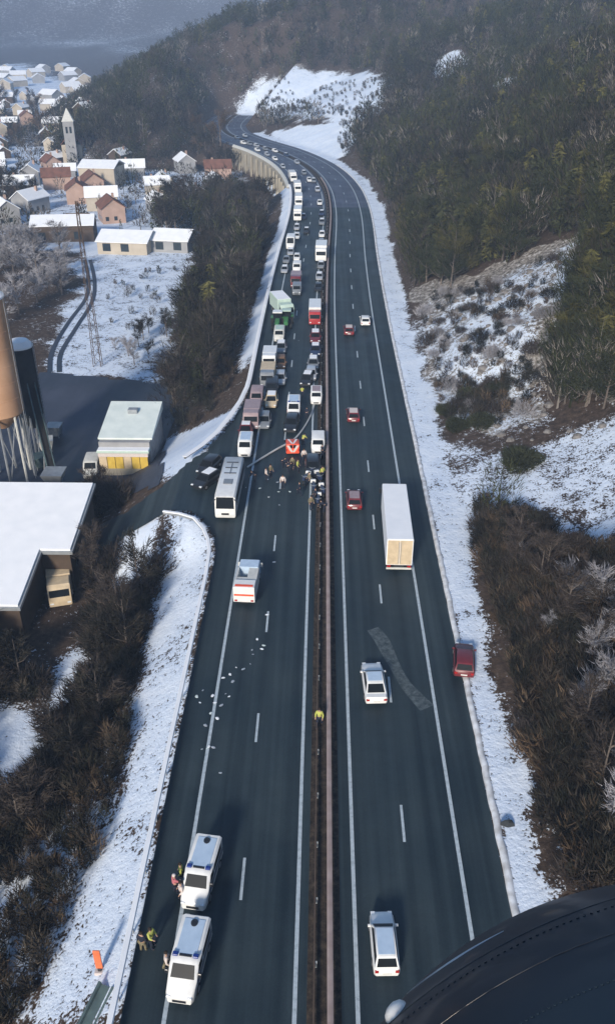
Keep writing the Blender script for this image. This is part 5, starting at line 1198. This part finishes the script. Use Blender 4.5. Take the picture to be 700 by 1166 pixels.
wood_mass('undergrowth', um, 'low brown undergrowth filling the banks on both sides of the motorway', 'undergrowth', lambda x, y, r_: r_.choice(['brown', 'dark', 'dark', 'brown', 'ochre']), (.9, 2.4), ln=2.6, wd=.035, nt_=110, shrub=True)
tw = [p for p in pts_in(wpoly([(-20, 270), (-20, 115), (100, 120), (165, 195), (262, 200), (262, 235), (180, 270)]), 420, 20) if all(math.hypot(p[0] - a_[0], p[1] - a_[1]) > 7 for a_ in pl)]
wood_mass('town_greenery', tw, 'bare garden trees between the houses of the town', 'garden trees', lambda x, y, r_: r_.choice(['brown', 'dark', 'dark', 'conifer', 'brown', 'grey']), (3, 8), nt_=70)

# boulders and outcrops on the scree
bd = []
for k in range(4):
    n = 9; b = MB(); b.rings([[(q * (.7 + .5 * rng.random()) * math.cos(6.283 * j / n), q * (.7 + .5 * rng.random()) * math.sin(6.283 * j / n), z) for j in range(n)] for q, z in ((1, -.5), (1.05, .2), (.8, .7), (.3, 1.0))]); bd.append(b.data('boulder', 'stone'))
for x, y in scatter(scree, 120, 0, 17) + scatter(wpoly([(540, 480), (600, 430), (630, 460), (720, 450), (720, 520), (650, 510), (600, 520)]), 30, 0, 17): o = link('boulder', rng.choice(bd)); s = rng.uniform(.2, .75) ** 1.2; o.location = (x, y, G(x, y)); o.scale = (s, s * rng.uniform(.7, 1.3), s * .7); o.rotation_euler.z = rng.random() * 6; tag(o, 'grey-brown boulder on the snow-dusted scree slope', 'boulder', 'boulders of the scree slope')

# ------------------------------------------------------------------ the helicopter's flank, close by the camera
def cam2w(px, py, dist):
    d = ray(px, py); d = d / np.linalg.norm(d); return Vector(CAM + d * dist)
def helicopter():
    p1, p2, p3 = (410, 1166), (540, 1068), (700, 1000)
    ax, ay = p1; bx, by = p2; cx, cyy = p3; D = 2 * (ax * (by - cyy) + bx * (cyy - ay) + cx * (ay - by))
    ux = ((ax ** 2 + ay ** 2) * (by - cyy) + (bx ** 2 + by ** 2) * (cyy - ay) + (cx ** 2 + cyy ** 2) * (ay - by)) / D
    uy = ((ax ** 2 + ay ** 2) * (cx - bx) + (bx ** 2 + by ** 2) * (ax - cx) + (cx ** 2 + cyy ** 2) * (bx - ax)) / D
    rp = math.hypot(ax - ux, ay - uy)
    dist = 2.6; c = cam2w(ux, uy, dist); t0 = cam2w(540, 1068, 1.0) - Vector(CAM); ax_ = c - Vector(CAM)
    ang = t0.angle(ax_); r_ = dist * math.sin(ang)
    root = empty('helicopter', *c); tag(root, 'dark curved flank of the helicopter filling the lower right corner', 'helicopter')
    bm_ = MB(); n = 96; q = ax_.normalized().to_track_quat('Z', 'Y').to_matrix()
    prof = [(r_ * math.cos(a_), r_ * math.sin(a_)) for a_ in np.linspace(-1.45, 1.5, 60)]
    rs = [[tuple(q @ Vector((pr * math.cos(6.283185 * j / n), pr * math.sin(6.283185 * j / n), pz * 1.0))) for j in range(n)] for pr, pz in prof]
    bm_.rings(rs).build('fuselage', 'heli', root, 60)
    # pale seam strip and door edge just inside the outline
    def arc(k0, k1, off, wd_, mt, name, lift):
        P = []
        for t_ in np.linspace(0, 1, 40):
            a0 = math.atan2(k0[1] - uy, k0[0] - ux); a1 = math.atan2(k1[1] - uy, k1[0] - ux); a_ = a0 + (a1 - a0) * t_
            px, py = ux + (rp - off) * math.cos(a_), uy + (rp - off) * math.sin(a_)
            d = cam2w(px, py, 1) - Vector(CAM); b_ = d.dot(ax_); disc = b_ * b_ - (ax_.length_squared - r_ * r_)
            if disc <= 0: continue
            P.append(d * (b_ - math.sqrt(disc)) - ax_)
        MB().tube([tuple(p * (1 + lift)) for p in P], [wd_ * (.25 + .75 * math.sin(math.pi * (i + .5) / len(P))) for i in range(len(P))], 6).build(name, mt, root, 60)
    arc((455, 1166), (572, 1058), 9, .0032, 'silver', 'trim_strip', .0)
    arc((400, 1200), (720, 990), 22, .0016, 'black', 'door_seam', .0)
    rv = MB()
    for t_ in np.linspace(0, 1, 46):
        for off in (30, 110):
            a0 = math.atan2(1200 - uy, 400 - ux); a1 = math.atan2(990 - uy, 720 - ux); a_ = a0 + (a1 - a0) * t_; d = cam2w(ux + (rp - off) * math.cos(a_), uy + (rp - off) * math.sin(a_), 1) - Vector(CAM); b_ = d.dot(ax_); disc = b_ * b_ - (ax_.length_squared - r_ * r_)
            if disc > 0: p_ = d * (b_ - math.sqrt(disc)) - ax_; rv.tube([tuple(p_ * .9995), tuple(p_ * 1.0015)], .0035, 6)
    rv.build('rivets', 'heli', root)
    arc((560, 1260), (760, 1100), 60, .0016, 'black', 'panel_seam', .0)
    p = cam2w(451, 1153, 1); d = p - Vector(CAM); b_ = d.dot(ax_); disc = max(b_ * b_ - (ax_.length_squared - r_ * r_), 0); hit = d * (b_ - math.sqrt(disc)) - ax_
    nrm = hit.normalized(); qq = nrm.to_track_quat('Z', 'Y').to_matrix(); kx = .0135 * hit.length / hit.length * (b_ - math.sqrt(disc)) / 1.0
    lm = MB().rings([[tuple(hit + qq @ Vector((kx * a_ * math.cos(6.283 * j / 16), kx * a_ * math.sin(6.283 * j / 16), h_ * kx))) for j in range(16)] for a_, h_ in ((1, -.2), (1, .15), (.8, .45), (.4, .65), (.05, .7))]); lm.build('position_lamp', 'white', root, 60)
helicopter()

# ------------------------------------------------------------------ haze: the air between here and the mountains
hz = MB().box(-2700, 2700, -420, 4300, -30, 700).data('haze', M['asphalt']); hz.materials.clear()
m = bpy.data.materials.new('haze_air'); m.use_nodes = True; t = m.node_tree; t.nodes.clear(); o_ = t.nodes.new('ShaderNodeOutputMaterial'); v_ = t.nodes.new('ShaderNodeVolumePrincipled')
v_.inputs['Color'].default_value = (.46, .66, 1.0, 1); v_.inputs['Density'].default_value = .00027; v_.inputs['Anisotropy'].default_value = -.3; t.links.new(v_.outputs[0], o_.inputs['Volume'])
hz.materials.append(m); hzo = link('haze', hz); hzo['kind'] = 'stuff'
